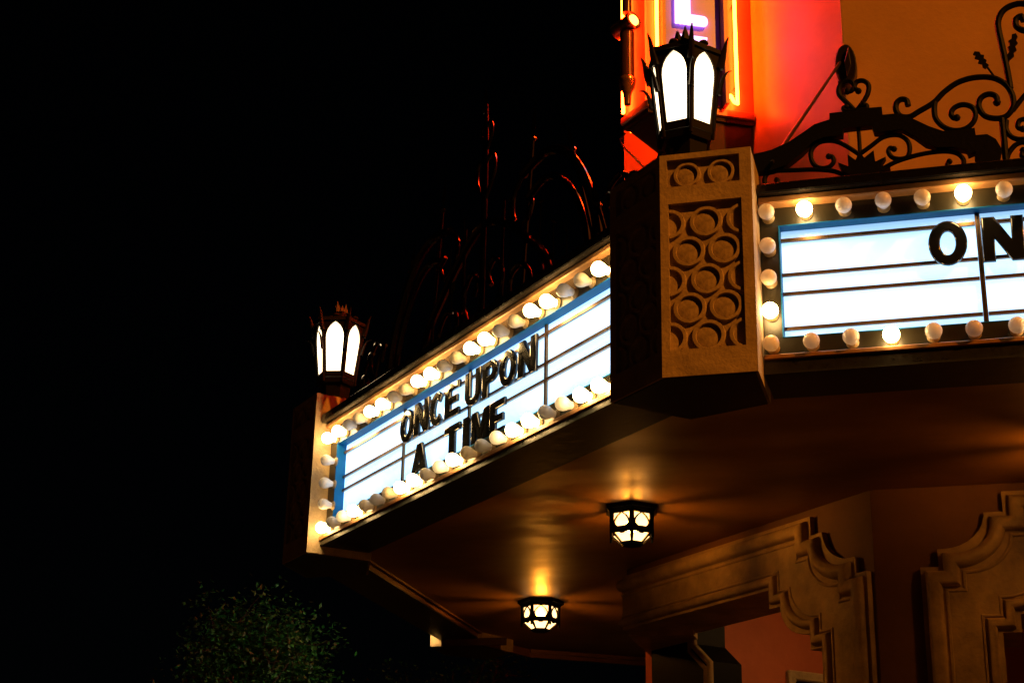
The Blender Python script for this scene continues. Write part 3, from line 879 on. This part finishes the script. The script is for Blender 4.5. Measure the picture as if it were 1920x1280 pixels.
# ================================================================ lanterns on the pillars
def lantern(label, loc, rotz, sc=1.0):
    t = thing('pillar_lantern', label, 'lantern', loc, 'opal glass lanterns on the pillars')
    L0 = Vector(loc)
    def P(r, a, z):
        return L0 + Vector((r * math.cos(a) * sc, r * math.sin(a) * sc, z * sc))
    RB, RT, ZB, ZT = 0.122, 0.166, 0.195, 0.580
    angs = [rotz + R(60) * k for k in range(6)]
    for k in range(6):
        a, b = angs[k], angs[(k + 1) % 6]
        p00, p10, p01, p11 = P(RB, a, ZB), P(RB, b, ZB), P(RT, a, ZT), P(RT, b, ZT)
        nrm = (p10 - p00).cross(p01 - p00).normalized()
        if nrm.dot(p00 - L0 - Vector((0, 0, ZB * sc))) < 0: nrm = -nrm
        def to3(x, y, d):
            lo = p00.lerp(p10, x); hi = p01.lerp(p11, x)
            return lo.lerp(hi, y) + nrm * d
        hole = [(0.13, 0.10), (0.87, 0.10), (0.885, 0.70), (0.86, 0.77), (0.80, 0.84), (0.71, 0.90), (0.60, 0.945), (0.5, 0.975), (0.40, 0.945), (0.29, 0.90), (0.20, 0.84), (0.14, 0.77), (0.115, 0.70)]
        m = MB(); m.plate([[(0, 0), (1, 0), (1, 1), (0, 1)], hole], to3, -0.003, 0.005)
        m.obj('window_frame', M['lantern_iron'], t)
        m = MB(); m.plate([[(0.06, 0.04), (0.94, 0.04), (0.95, 0.99), (0.05, 0.99)]], to3, -0.008, -0.004)
        m.obj('glass_panel', M['lantern_glass'], t)
        # corner rib with a leaf curling out at the shoulder and a small spur below
        m = MB(); m.tube([P(RB + 0.003, a, ZB - 0.03), P(RT + 0.004, a, ZT + 0.01)], 0.008 * sc, 6)
        m.obj('corner_rib', M['lantern_iron'], t)
        m = MB()
        m.tube(spline([P(RT + 0.0, a, ZT - 0.07), P(RT + 0.018, a, ZT - 0.01), P(RT + 0.030, a, ZT + 0.045), P(RT + 0.045, a, ZT + 0.080)], 4), 0.019 * sc, 6, taper=0.15)
        m.obj('shoulder_leaf', M['lantern_iron'], t)
        m = MB()
        m.tube(spline([P(RT - 0.008, a, ZT - 0.20), P(RT + 0.012, a, ZT - 0.13), P(RT + 0.03, a, ZT - 0.10), P(RT + 0.055, a, ZT - 0.092)], 4), 0.011 * sc, 6, taper=0.2)
        m.obj('side_spur', M['lantern_iron'], t)
        # bead on the roof edge
        mid = P(RT * 0.80, (a + R(30)), ZT + 0.035)
        m = MB(); m.lathe([(-.02, .004), (-.012, .018), (0, .024), (.012, .018), (.02, .004)], mid, (0, 0, 1), 8)
        m.obj('roof_bead', M['lantern_iron'], t, smooth=True)
    def hexring(z0, r0, z1, r1, name):
        m = MB()
        vs = [P(r0, a, z0) for a in angs] + [P(r1, a, z1) for a in angs]
        m.add(vs, [tuple(range(6)), tuple(range(11, 5, -1))] + [(i, (i + 1) % 6, 6 + (i + 1) % 6, 6 + i) for i in range(6)])
        m.obj(name, M['lantern_iron'], t)
    hexring(ZT - 0.004, RT + 0.016, ZT + 0.022, RT + 0.010, 'roof_rim')
    hexring(ZT + 0.022, RT - 0.004, ZT + 0.070, 0.058, 'roof')
    hexring(ZT + 0.070, 0.048, ZT + 0.105, 0.042, 'crown_collar')
    hexring(ZB - 0.035, 0.118, ZB - 0.002, 0.126, 'bottom_rim')
    hexring(0.055, 0.085, ZB - 0.035, 0.100, 'bowl')
    hexring(0.0, 0.125, 0.055, 0.100, 'base')
    for a, hh in zip(angs, (0.08, 0.05, 0.07, 0.05, 0.08, 0.06)):
        m = MB()
        p = P(0.030, a, ZT + 0.10)
        m.add([p + Vector((0.024 * sc, 0, 0)), p + Vector((0, 0.024 * sc, 0)), p + Vector((-0.024 * sc, 0, 0)), p + Vector((0, -0.024 * sc, 0)), P(0.036, a, ZT + 0.10 + hh)],
              [(0, 1, 4), (1, 2, 4), (2, 3, 4), (3, 0, 4), (3, 2, 1, 0)])
        m.obj('crown_spike', M['lantern_iron'], t)
    return t

lantern('large bright lantern with black spiked crown on top of the near pillar', (-0.994, 6.25, 4.756), R(-71))
fx, fy = bpt(8.98, 0.235)
lantern('smaller glowing lantern on top of the far pillar at left', (fx, fy, 4.756), R(-109), 0.97)

# ================================================================ caged hexagonal lamps under the soffit
def soffit_lamp(label, x, y, rotz, sc=1.0):
    t = thing('ceiling_lantern', label, 'ceiling lamp', (x, y, ZS), 'caged hexagonal lamps under the marquee')
    L0 = Vector((x, y, ZS))
    def P(r, a, z): return L0 + Vector((r * math.cos(a) * sc, r * math.sin(a) * sc, -z * sc))
    angs = [rotz + R(60) * k for k in range(6)]
    def ring(z0, r0, z1, r1, name, m_='iron'):
        m = MB()
        m.add([P(r0, a, z0) for a in angs] + [P(r1, a, z1) for a in angs], [tuple(range(6)), tuple(range(11, 5, -1))] + [(i, (i + 1) % 6, 6 + (i + 1) % 6, 6 + i) for i in range(6)])
        m.obj(name, M[m_], t)
    ring(-0.002, 0.165, 0.022, 0.165, 'ceiling_plate')
    ring(0.022, 0.158, 0.048, 0.132, 'plate_step')
    RA, Z0, Z1, Z2, RC = 0.130, 0.042, 0.150, 0.206, 0.066
    for k in range(6):
        a, b = angs[k], angs[(k + 1) % 6]
        q = [P(RA, a, Z1), P(RA, b, Z1), P(RA, a, Z0), P(RA, b, Z0)]
        nrm = Vector((math.cos((a + b) / 2 if b > a else (a + b) / 2 + math.pi), math.sin((a + b) / 2 if b > a else (a + b) / 2 + math.pi), 0))
        def to3(u, v, d): return q[0].lerp(q[1], u).lerp(q[2].lerp(q[3], u), v) + nrm * d
        drop = [(0.30, 0.22), (0.70, 0.22), (0.80, 0.33), (0.83, 0.46), (0.78, 0.60), (0.66, 0.78), (0.5, 0.92), (0.34, 0.78), (0.22, 0.60), (0.17, 0.46), (0.20, 0.33)]
        spl = [(0.11, 0.97), (0.46, 0.97), (0.40, 0.90), (0.26, 0.78), (0.16, 0.62), (0.11, 0.52)]
        spr = [(1 - x_, y_) for x_, y_ in spl]
        m = MB(); m.plate([[(0, 0), (1, 0), (1, 1), (0, 1)], drop, spl, spr], to3, -0.004, 0.004)
        m.obj('tracery_panel', M['iron'], t)
        m = MB(); m.plate([[(0.02, 0.02), (0.98, 0.02), (0.98, 0.99), (0.02, 0.99)]], to3, -0.0085, -0.0075)
        m.obj('side_glass', M['lamp_glass'], t)
        q2 = [P(RC, a, Z2), P(RC, b, Z2), P(RA, a, Z1), P(RA, b, Z1)]
        n2 = (nrm * 0.7 + Vector((0, 0, -0.7))).normalized()
        def to4(u, v, d): return q2[0].lerp(q2[1], u).lerp(q2[2].lerp(q2[3], u), v) + n2 * d
        low = [(0.08, 0.04), (0.92, 0.04), (0.90, 0.88), (0.66, 0.88), (0.60, 0.78), (0.40, 0.78), (0.34, 0.88), (0.10, 0.88)]
        m = MB(); m.plate([[(0, 0), (1, 0), (1, 1), (0, 1)], low], to4, -0.004, 0.004)
        m.obj('lower_panel', M['iron'], t)
        m = MB(); m.plate([[(0.03, 0.02), (0.97, 0.02), (0.97, 0.97), (0.03, 0.97)]], to4, -0.0085, -0.0075)
        m.obj('lower_glass', M['lamp_glass'], t)
        m = MB(); m.tube([P(RA + 0.004, a, Z0), P(RA + 0.004, a, Z1 + 0.035)], 0.0075 * sc, 6)
        m.obj('corner_post', M['iron'], t)
    ring(Z2 - 0.006, RC + 0.004, Z2 + 0.012, RC - 0.008, 'bottom_cap')
    m = MB(); m.lathe([(0.055, 0.013), (0.065, 0.018), (0.085, 0.028), (0.105, 0.033), (0.125, 0.028), (0.137, 0.012), (0.140, 0.002)], L0, (0, 0, -1), 14)
    m.obj('bulb', M['lamp_bulb'], t, smooth=True)
    m = MB(); m.lathe([(0.0, 0.02), (0.055, 0.016)], L0, (0, 0, -1), 10)
    m.obj('bulb_holder', M['iron'], t)
    return t
soffit_lamp('nearer caged hexagonal lamp glowing under the marquee ceiling', -1.672, 8.36, R(-78), 0.97)
soffit_lamp('farther caged hexagonal lamp glowing under the marquee ceiling', -2.80, 10.74, R(-44), 0.98)
soffit_lamp('caged hexagonal lamp under the right part of the marquee, just outside the picture', 0.66, 7.55, R(-70), 0.97)

# ================================================================ wrought iron crest over the right-hand sign
cr = thing('iron_crest', 'black wrought iron scroll crest above the right sign, silhouetted against the brown wall', 'ironwork', (-0.68, 6.27, 4.64))
YC = 6.27
XM = 1.0            # middle of the crest
def bar_parts(mirror):
    f = (lambda x: 2 * XM - x) if mirror else (lambda x: x)
    to3 = lambda a, b, d: Vector((f(a), YC + d, b))
    m = MB(); m.plate([PLATE], to3, -0.022, 0.022)
    m.obj('curved_beam', M['iron'], cr, bevel=0.004)
    m = MB(); m.plate([PALM], to3, -0.030, 0.010)
    m.obj('palmette', M['iron'], cr)
    for nm, r, pts in BARS:
        sp = [(f(p.x), YC + (0.010 if nm == 'heart' else 0.0), p.y) for p in spline(pts, 5)]
        r = r * 1.25
        m = MB(); m.tube(sp, r, 8)
        # ball end of the scroll
        if nm in ('scroll', 'curl', 'heart'):
            e = sp[-1]
            m.lathe([(-r * 1.3, r * 0.2), (-r * 0.9, r * 1.0), (0, r * 1.35), (r * 0.9, r * 1.0), (r * 1.3, r * 0.2)], e, (0, 1, 0), 8)
        m.obj(nm + ('_bar' if nm in ('stem', 'upright', 'sprig') else '_bar'), M['iron'], cr, smooth=True)
    for l in LEAVES:
        m = MB(); m.plate([l], to3, -0.006, 0.006)
        m.obj('oak_leaf', M['iron'], cr)
bar_parts(False)
bar_parts(True)
m = MB(); m.box(Frame((0, YC), (1, 0), (0, 1)), -0.68, 2.66, -0.03, 0.03, 4.642, 4.668)
m.obj('base_rail', M['iron'], cr, bevel=0.004)

# ================================================================ crest over the receding sign: dark, catching red glints
cb = thing('iron_crest', 'dark iron crest with spear points above the receding sign, glinting red', 'ironwork', (*bpt(7.04, 0.25), 4.61))
TM = 7.04
def b3(t, z, d=0.0):
    x, y = bpt(t, 0.25 + d)
    return Vector((x, y, z))
def b_bar(pts, r, nm='scroll_bar', both=True):
    for s in ((1, -1) if both else (1,)):
        sp = [b3(TM + s * (p.x - TM), p.y) for p in spline(pts, 6)]
        m = MB(); m.tube(sp, r, 8)
        m.obj(nm, M['iron_gloss'], cb, smooth=True)
def spear(t, z0, z1, lean=0.0):
    m = MB(); m.tube([b3(t, 4.62), b3(t, z0)] if lean == 0 else [b3(t + lean * (z0 - 4.62), 4.62), b3(t, z0)], 0.010, 6)
    h = z1 - z0
    tl = -lean
    def q(a, hh, dd=0.0): return b3(t + tl * hh + a, z0 + hh, dd)
    vs = [q(0, 0), q(0.026, h * 0.3), q(0, h * 0.3, -0.014), q(-0.026, h * 0.3), q(0, h * 0.3, 0.014), q(0, h)]
    m.add(vs, [(0, 1, 2), (0, 2, 3), (0, 3, 4), (0, 4, 1), (5, 2, 1), (5, 3, 2), (5, 4, 3), (5, 1, 4)])
    m.lathe([(-0.012, 0.012), (0, 0.02), (0.012, 0.012)], q(0, -0.012), (0, 0, 1), 8)
    m.obj('spear', M['iron_gloss'], cb)
m = MB(); m.box(Frame(bpt(0, 0.25), TB, NB), 5.40, 8.69, -0.03, 0.03, 4.612, 4.64)
m.obj('base_rail', M['iron_gloss'], cb, bevel=0.004)
b_bar([(6.62, 5.42), (6.40, 5.45), (6.20, 5.375), (6.04, 5.20), (5.93, 4.99), (5.88, 4.80), (5.86, 4.64)], 0.025)
b_bar([(6.55, 5.26), (6.40, 5.30), (6.25, 5.25), (6.12, 5.12), (6.02, 4.95), (5.98, 4.80), (5.97, 4.64)], 0.020)
b_bar([(7.04, 5.30), (6.90, 5.26), (6.75, 5.17), (6.55, 5.02), (6.38, 4.86), (6.30, 4.64)], 0.024)
b_bar([(6.62, 5.42), (6.72, 5.32), (6.70, 5.18), (6.58, 5.13), (6.52, 5.22), (6.58, 5.27)], 0.014)
b_bar([(5.86, 4.66), (5.72, 4.74), (5.60, 4.90), (5.66, 5.02), (5.78, 4.98), (5.76, 4.88)], 0.014)
b_bar([(5.60, 4.66), (5.50, 4.70), (5.45, 4.80), (5.52, 4.86), (5.58, 4.80)], 0.012)
b_bar([(6.60, 4.66), (6.52, 4.78), (6.60, 4.90), (6.72, 4.88), (6.74, 4.78), (6.66, 4.75)], 0.014)
b_bar([(6.98, 4.66), (6.88, 4.76), (6.82, 4.92), (6.90, 5.04), (6.98, 4.98), (6.94, 4.90)], 0.014)
b_bar([(7.04, 4.64), (7.04, 5.2), (7.04, 5.7), (7.06, 6.05)], 0.014, 'spire_bar', False)
b_bar([(7.04, 5.45), (6.94, 5.58), (6.96, 5.70), (7.04, 5.68)], 0.012, 'spire_scroll')
b_bar([(7.04, 5.75), (6.98, 5.84), (7.0, 5.92), (7.04, 5.90)], 0.010, 'spire_scroll')
for tt in (6.82, 7.26):
    b_bar([(tt, 4.64), (tt + 0.01, 5.1), (tt, 5.35)], 0.009, 'rod', False)
for tt in (5.45, 5.70, 8.42, 8.60):
    b_bar([(tt, 4.64), (tt - 0.03, 4.85), (tt - 0.10, 4.98), (tt - 0.16, 4.97)], 0.010, 'leaf_bar', False)
spear(6.52, 5.60, 5.80, 0.10); spear(6.12, 5.36, 5.52, -0.35); spear(5.88, 4.95, 5.08, -0.4)
spear(7.56, 5.60, 5.80, 0.10); spear(7.96, 5.36, 5.52, 0.3); spear(7.07, 6.02, 6.20)
# twisted leaf flakes on the bars
rl = random.Random(3)
for k in range(16):
    tt = rl.uniform(5.6, 8.5); zz = 4.72 + rl.random() * (0.9 * (1 - abs(tt - TM) / 1.9))
    c = b3(tt, zz, rl.uniform(-.02, .02))
    a = rl.uniform(0, 6.28)
    L_, w_ = rl.uniform(.025, .05), rl.uniform(.008, .016)
    ax = Vector((TB[0] * math.cos(a), TB[1] * math.cos(a), math.sin(a)))
    sd = ax.cross(Vector((NB[0], NB[1], 0))).normalized() * w_ + Vector((NB[0], NB[1], rl.uniform(-.5, .5))) * w_ * rl.uniform(-1, 1)
    m = MB()
    dn = Vector((NB[0], NB[1], 0)) * 0.004
    m.add([c - ax * L_, c + sd, c + ax * L_, c - sd, c - dn * 2], [(0, 1, 4), (1, 2, 4), (2, 3, 4), (3, 0, 4), (0, 3, 2, 1)])
    m.obj('leaf', M['iron_gloss'], cb)
    # its stalk down to the rail
    m = MB(); m.tube([b3(tt, 4.63), c], 0.003, 4)
    m.obj('leaf_stalk', M['iron_gloss'], cb)

# ================================================================ tie rod and its wall anchor
ro = MB()
ro.tube([(-0.62, 6.23, 4.78), (-0.40, 8.16, 6.36)], 0.009, 8)
tag(ro.obj('tie_rod', M['lantern_iron'], smooth=True), 'thin black tie rod slanting from the pillar top up to the wall anchor', 'rod')
an = thing('wall_anchor', 'dark oval anchor plate on the wall corner above the iron heart', 'anchor plate', (-0.37, 8.2, 6.345))
frw = Frame((-0.37, 8.19), (1, 0), (0, 1))
shield = [(0.062 * math.cos(R(a)) * (1 if abs(a - 270) > 40 else 1.0), 0.135 * math.sin(R(a))) for a in range(0, 360, 18)]
m = MB(); m.plate([shield], lambda a, b, d: frw.p(a, d, 6.345 + b), -0.03, 0.06)
m.obj('plate', M['anchor'], an, bevel=0.012)
m = MB(); m.plate([[(-0.006, -0.09), (0.022, -0.02), (0.012, 0.10), (-0.018, 0.0)]], lambda a, b, d: frw.p(a + 0.01, d, 6.345 + b), -0.055, -0.03)
m.obj('rib', M['anchor'], an, bevel=0.004)
m = MB(); m.box(Frame((-0.37, 8.19), (1, 0), (0, 1)), -0.05, -0.01, -0.02, 0.10, 6.20, 6.25)
m.obj('bolt_lug', M['anchor'], an, bevel=0.004)

# ================================================================ neon blade sign on the tower wall
bs = thing('neon_blade_sign', 'vertical neon blade sign with red border tubes and violet white letters', 'neon sign', (*bpt(7.15, WN), 6.4))
PHI = R(28)
DS = (math.cos(PHI), math.sin(PHI))
REAR = bpt(6.93, WN)
LS = 0.69
FRONT = (REAR[0] - DS[0] * LS, REAR[1] - DS[1] * LS)
frS = Frame(FRONT, DS, (-DS[1], DS[0]))     # the letter face: u from the front edge to the wall, w into the housing
def Q(u, w, z): return frS.p(u, w, z)
def BP(t, n, z): return Vector((*bpt(t, n), z))
T_F = FRONT[0] * TB[0] + FRONT[1] * TB[1]
N_F = FRONT[0] * NB[0] + FRONT[1] * NB[1] - CB
T_L = 7.39
ZB0, ZB1 = 6.455, 10.5
def plan(e):
    """outline of the housing, grown by e"""
    return [Q(-e * 0.6, -e, 0).to_2d(), Q(LS - 0.004, -e, 0).to_2d(), BP(T_L + e, WN - 0.003, 0).to_2d(), BP(T_L + e, N_F - e, 0).to_2d(), BP(T_F + e * 0.3, N_F - e, 0).to_2d()]
def pris(name, m_, e, z0, z1, **k):
    b = MB(); b.prism([(p.x, p.y) for p in plan(e)], z0, z1)
    return b.obj(name, M[m_], bs, **k)
def sb(name, m_, u0, u1, w0, w1, z0, z1, **k):
    b = MB(); b.box(frS, u0, u1, w0, w1, z0, z1)
    return b.obj(name, M[m_], bs, **k)
b = MB(); b.prism([(p.x, p.y) for p in [Q(0, 0, 0).to_2d(), Q(LS - 0.004, 0, 0).to_2d(), BP(T_L, WN - 0.003, 0).to_2d(), BP(T_L, N_F, 0).to_2d()]], ZB0, ZB1)
b.obj('housing', M['sign_metal'], bs)
pris('bottom_flange', 'sign_metal', 0.022, ZB0 - 0.055, ZB0 - 0.002, bevel=0.006)
pris('flange_moulding', 'bracket', 0.008, ZB0 - 0.085, ZB0 - 0.056)
sb('letter_panel', 'sign_face', 0.105, 0.470, -0.012, -0.001, ZB0 + 0.02, ZB1)
sb('panel_rim', 'sign_metal', 0.478, 0.500, -0.075, -0.001, ZB0 + 0.01, ZB1)
sb('panel_rim', 'sign_metal', 0.078, 0.098, -0.070, -0.001, ZB0 + 0.01, ZB1)
sb('edge_strip', 'sign_metal', -0.012, 0.018, -0.020, 0.02, ZB0, ZB1)
# tapered bracket below
top = plan(-0.004)
m = MB()
zt, zb = ZB0 - 0.086, 6.02
lowp = [BP(7.02, WN - 0.34, zb), BP(6.96, WN - 0.004, zb), BP(7.20, WN - 0.004, zb), BP(7.16, WN - 0.34, zb)]
topp = [Q(0.01, 0.004, zt), Q(LS - 0.01, 0.004, zt), BP(T_L - 0.004, WN - 0.004, zt), BP(T_L - 0.004, N_F + 0.004, zt)]
m.hexa(lowp + topp)
m.obj('bracket', M['bracket'], bs, bevel=0.01)
# neon border tubes
def neon(name, pts, r, m_):
    b = MB(); b.tube(spline(pts, 5) if len(pts) > 2 else pts, r, 8)
    return b.obj(name, M[m_], bs, smooth=True)
neon('border_tube', [Q(0.047, -0.045, ZB0 + 0.02), Q(0.047, -0.045, 10.4)], 0.011, 'neon_red')
w_ = -0.045
neon('border_tube', [Q(0.515, w_ + 0.03, ZB0 + 0.085), Q(0.520, w_, ZB0 + 0.08), Q(0.535, w_ - .012, ZB0 + 0.035), Q(0.556, w_ - .012, ZB0 + 0.030), Q(0.563, w_, ZB0 + 0.075), Q(0.563, w_, ZB0 + 0.5), Q(0.563, w_, 8.5), Q(0.563, w_, 10.4)], 0.011, 'neon_red')
neon('side_tube', [BP(T_L + 0.045, N_F + 0.08, ZB0 - 0.06), BP(T_L + 0.045, N_F + 0.08, 10.4)], 0.011, 'neon_red')
neon('side_tube', [BP(T_L + 0.045, WN - 0.12, ZB0 - 0.06), BP(T_L + 0.045, WN - 0.12, 10.4)], 0.011, 'neon_red')
neon('front_tube', [BP(7.365, N_F - 0.03, ZB0 + 0.01), BP(7.365, N_F - 0.03, 10.4)], 0.011, 'neon_red')
for zz in (ZB0 + 0.16, ZB0 + 0.75, ZB0 + 1.5, ZB0 + 2.4):
    for uu in (0.047, 0.563):
        b = MB(); b.tube([Q(uu, -0.001, zz), Q(uu, -0.045, zz)], 0.006, 6)
        b.obj('tube_support', M['sign_metal'], bs)
# violet letters: strokes of parallel tubes (one whole foot above, the top of the next letter below)
wn_ = -0.035
zL = 7.011
for k in range(4):
    neon('letter_tube', [Q(0.180 + 0.027 * k, wn_, zL), Q(0.180 + 0.027 * k, wn_, zL + 0.55)], 0.012, 'neon_violet')
for dz in (0.0, 0.026):
    neon('letter_tube', [Q(0.255, wn_, zL + 0.064 - dz * 0.9), Q(0.335, wn_, zL + 0.064 - dz * .9), Q(0.366, wn_, zL + 0.060 - dz * .8), Q(0.376, wn_, zL + 0.036), Q(0.366, wn_, zL + 0.012 + dz * .8), Q(0.335, wn_, zL + 0.008 + dz * .9), Q(0.18, wn_, zL + 0.008 + dz * .9)], 0.011, 'neon_violet')
zE = 6.922
for dz in (0.0, 0.03):
    neon('letter_tube', [Q(0.180, wn_, zE - dz), Q(0.28, wn_, zE - dz), Q(0.376, wn_, zE - dz)], 0.012, 'neon_violet')
for k in range(3):
    neon('letter_tube', [Q(0.190 + 0.027 * k, wn_, zE - 0.33), Q(0.190 + 0.027 * k, wn_, zE - 0.03)], 0.011, 'neon_violet')
# pipe with spotlight head and copper insulator on the front edge
pt_, pn_ = 7.235, N_F - 0.085
b = MB(); b.tube([BP(pt_, pn_, 6.62), BP(pt_, pn_, 6.96)], 0.046, 18)
b.obj('pipe', M['pipe'], bs, smooth=True)
b = MB(); b.tube([BP(pt_, pn_, 7.10), BP(pt_, pn_, 10.4)], 0.030, 16)
b.obj('pipe', M['pipe'], bs, smooth=True)
HA = Vector((0.80, -0.60, 0.10)).normalized()
HC = BP(pt_ + 0.01, pn_, 7.015)
b = MB(); b.lathe([(-0.095, 0.046), (-0.09, 0.053), (0.045, 0.053), (0.055, 0.058), (0.075, 0.058), (0.078, 0.044), (0.070, 0.040)], HC, HA, 20)
hd = b.obj('spotlight_head', M['pipe'], bs, smooth=True)
b = MB(); b.lathe([(0.066, 0.038), (0.080, 0.034), (0.086, 0.012)], HC, HA, 18)
link('lens', b.mesh('lens', smooth=True), M['spot_lens'], hd)
b = MB(); b.lathe([(-0.012, 0.050), (0.0, 0.056), (0.02, 0.052), (0.05, 0.047), (0.09, 0.028), (0.12, 0.024), (0.17, 0.022)], BP(pt_, pn_, 6.62), (0, 0, -1), 18)
b.obj('insulator', M['pipe_copper'], bs, smooth=True)
b = MB(); b.tube(spline([BP(T_L + .03, N_F + .02, ZB0 - .09), BP(T_L + .05, N_F + .0, ZB0 - .15), BP(T_L + .02, N_F + 0.10, ZB0 - .26), BP(7.40, N_F + .30, 6.05), BP(7.36, WN - .10, 5.8)], 5), 0.006, 6)
b.obj('cable', M['pipe_copper'], bs, smooth=True)

# ================================================================ tree beyond the marquee
def tree(label, base, height, crown_c, crown_r, nleaf, seed):
    rr = random.Random(seed)
    t = thing('street_tree', label, 'tree', base)
    B = Vector(base)
    C_ = Vector(crown_c)
    m = MB()
    top = C_ + Vector((0, 0, crown_r * 0.3))
    m.tube(spline([B, B + Vector((0.1, 0, height * 0.25)), B.lerp(top, 0.55) + Vector((-0.12, 0.05, 0)), top], 6), 0.16, 10, taper=0.25)
    m.obj('trunk', M['bark'], t, smooth=True)
    limbs = MB()
    lv = MB()
    tips = []
    for k in range(26):
        a = rr.uniform(0, 6.28); el = rr.uniform(-0.25, 1.2)
        r = crown_r * rr.uniform(0.6, 1.0)
        tip = C_ + Vector((r * math.cos(a) * math.cos(el), r * math.sin(a) * math.cos(el), r * math.sin(el) * 0.9))
        st = B.lerp(top, rr.uniform(0.55, 0.95))
        mid = st.lerp(tip, 0.5) + Vector((0, 0, rr.uniform(0.0, 0.25)))
        pts = spline([st, mid, tip], 5)
        limbs.tube(pts, 0.035, 6, taper=0.15)
        tips += pts[4:]
        for j in range(6):
            s0 = pts[rr.randrange(4, len(pts))]
            e0 = s0 + Vector((rr.gauss(0, .19), rr.gauss(0, .19), rr.gauss(.03, .16)))
            limbs.tube([s0, s0.lerp(e0, .5) + Vector((0, 0, .04)), e0], 0.008, 4, taper=0.3)
            tips += [s0.lerp(e0, .5), e0, e0]
    limbs.obj('limbs', M['bark'], t)
    for k in range(nleaf):
        c = rr.choice(tips) + Vector((rr.gauss(0, .10), rr.gauss(0, .10), rr.gauss(0, .09)))
        d = Vector((rr.gauss(0, 1), rr.gauss(0, 1), rr.gauss(-.2, .6))).normalized()
        sd = d.cross(Vector((rr.gauss(0, .5), rr.gauss(0, .5), 1))).normalized()
        l, w_ = rr.uniform(.035, .06), rr.uniform(.012, .02)
        lift = d.cross(sd) * w_ * 0.4
        lv.add([c, c + d * l * 0.5 + sd * w_ + lift, c + d * l, c + d * l * 0.5 - sd * w_ + lift], [(0, 1, 2), (0, 2, 3)])
    lv.obj('crown', M['leaf'], t)
tree('small leafy tree glinting faintly green in the dark below the far pillar', (-5.85, 12.4, 0), 3.9, (-5.62, 12.25, 3.58), 0.54, 14000, 5)
tree('darker leafy tree behind the far end of the marquee', (-4.9, 15.2, 0), 4.2, (-4.9, 15.2, 3.3), 1.2, 9000, 11)
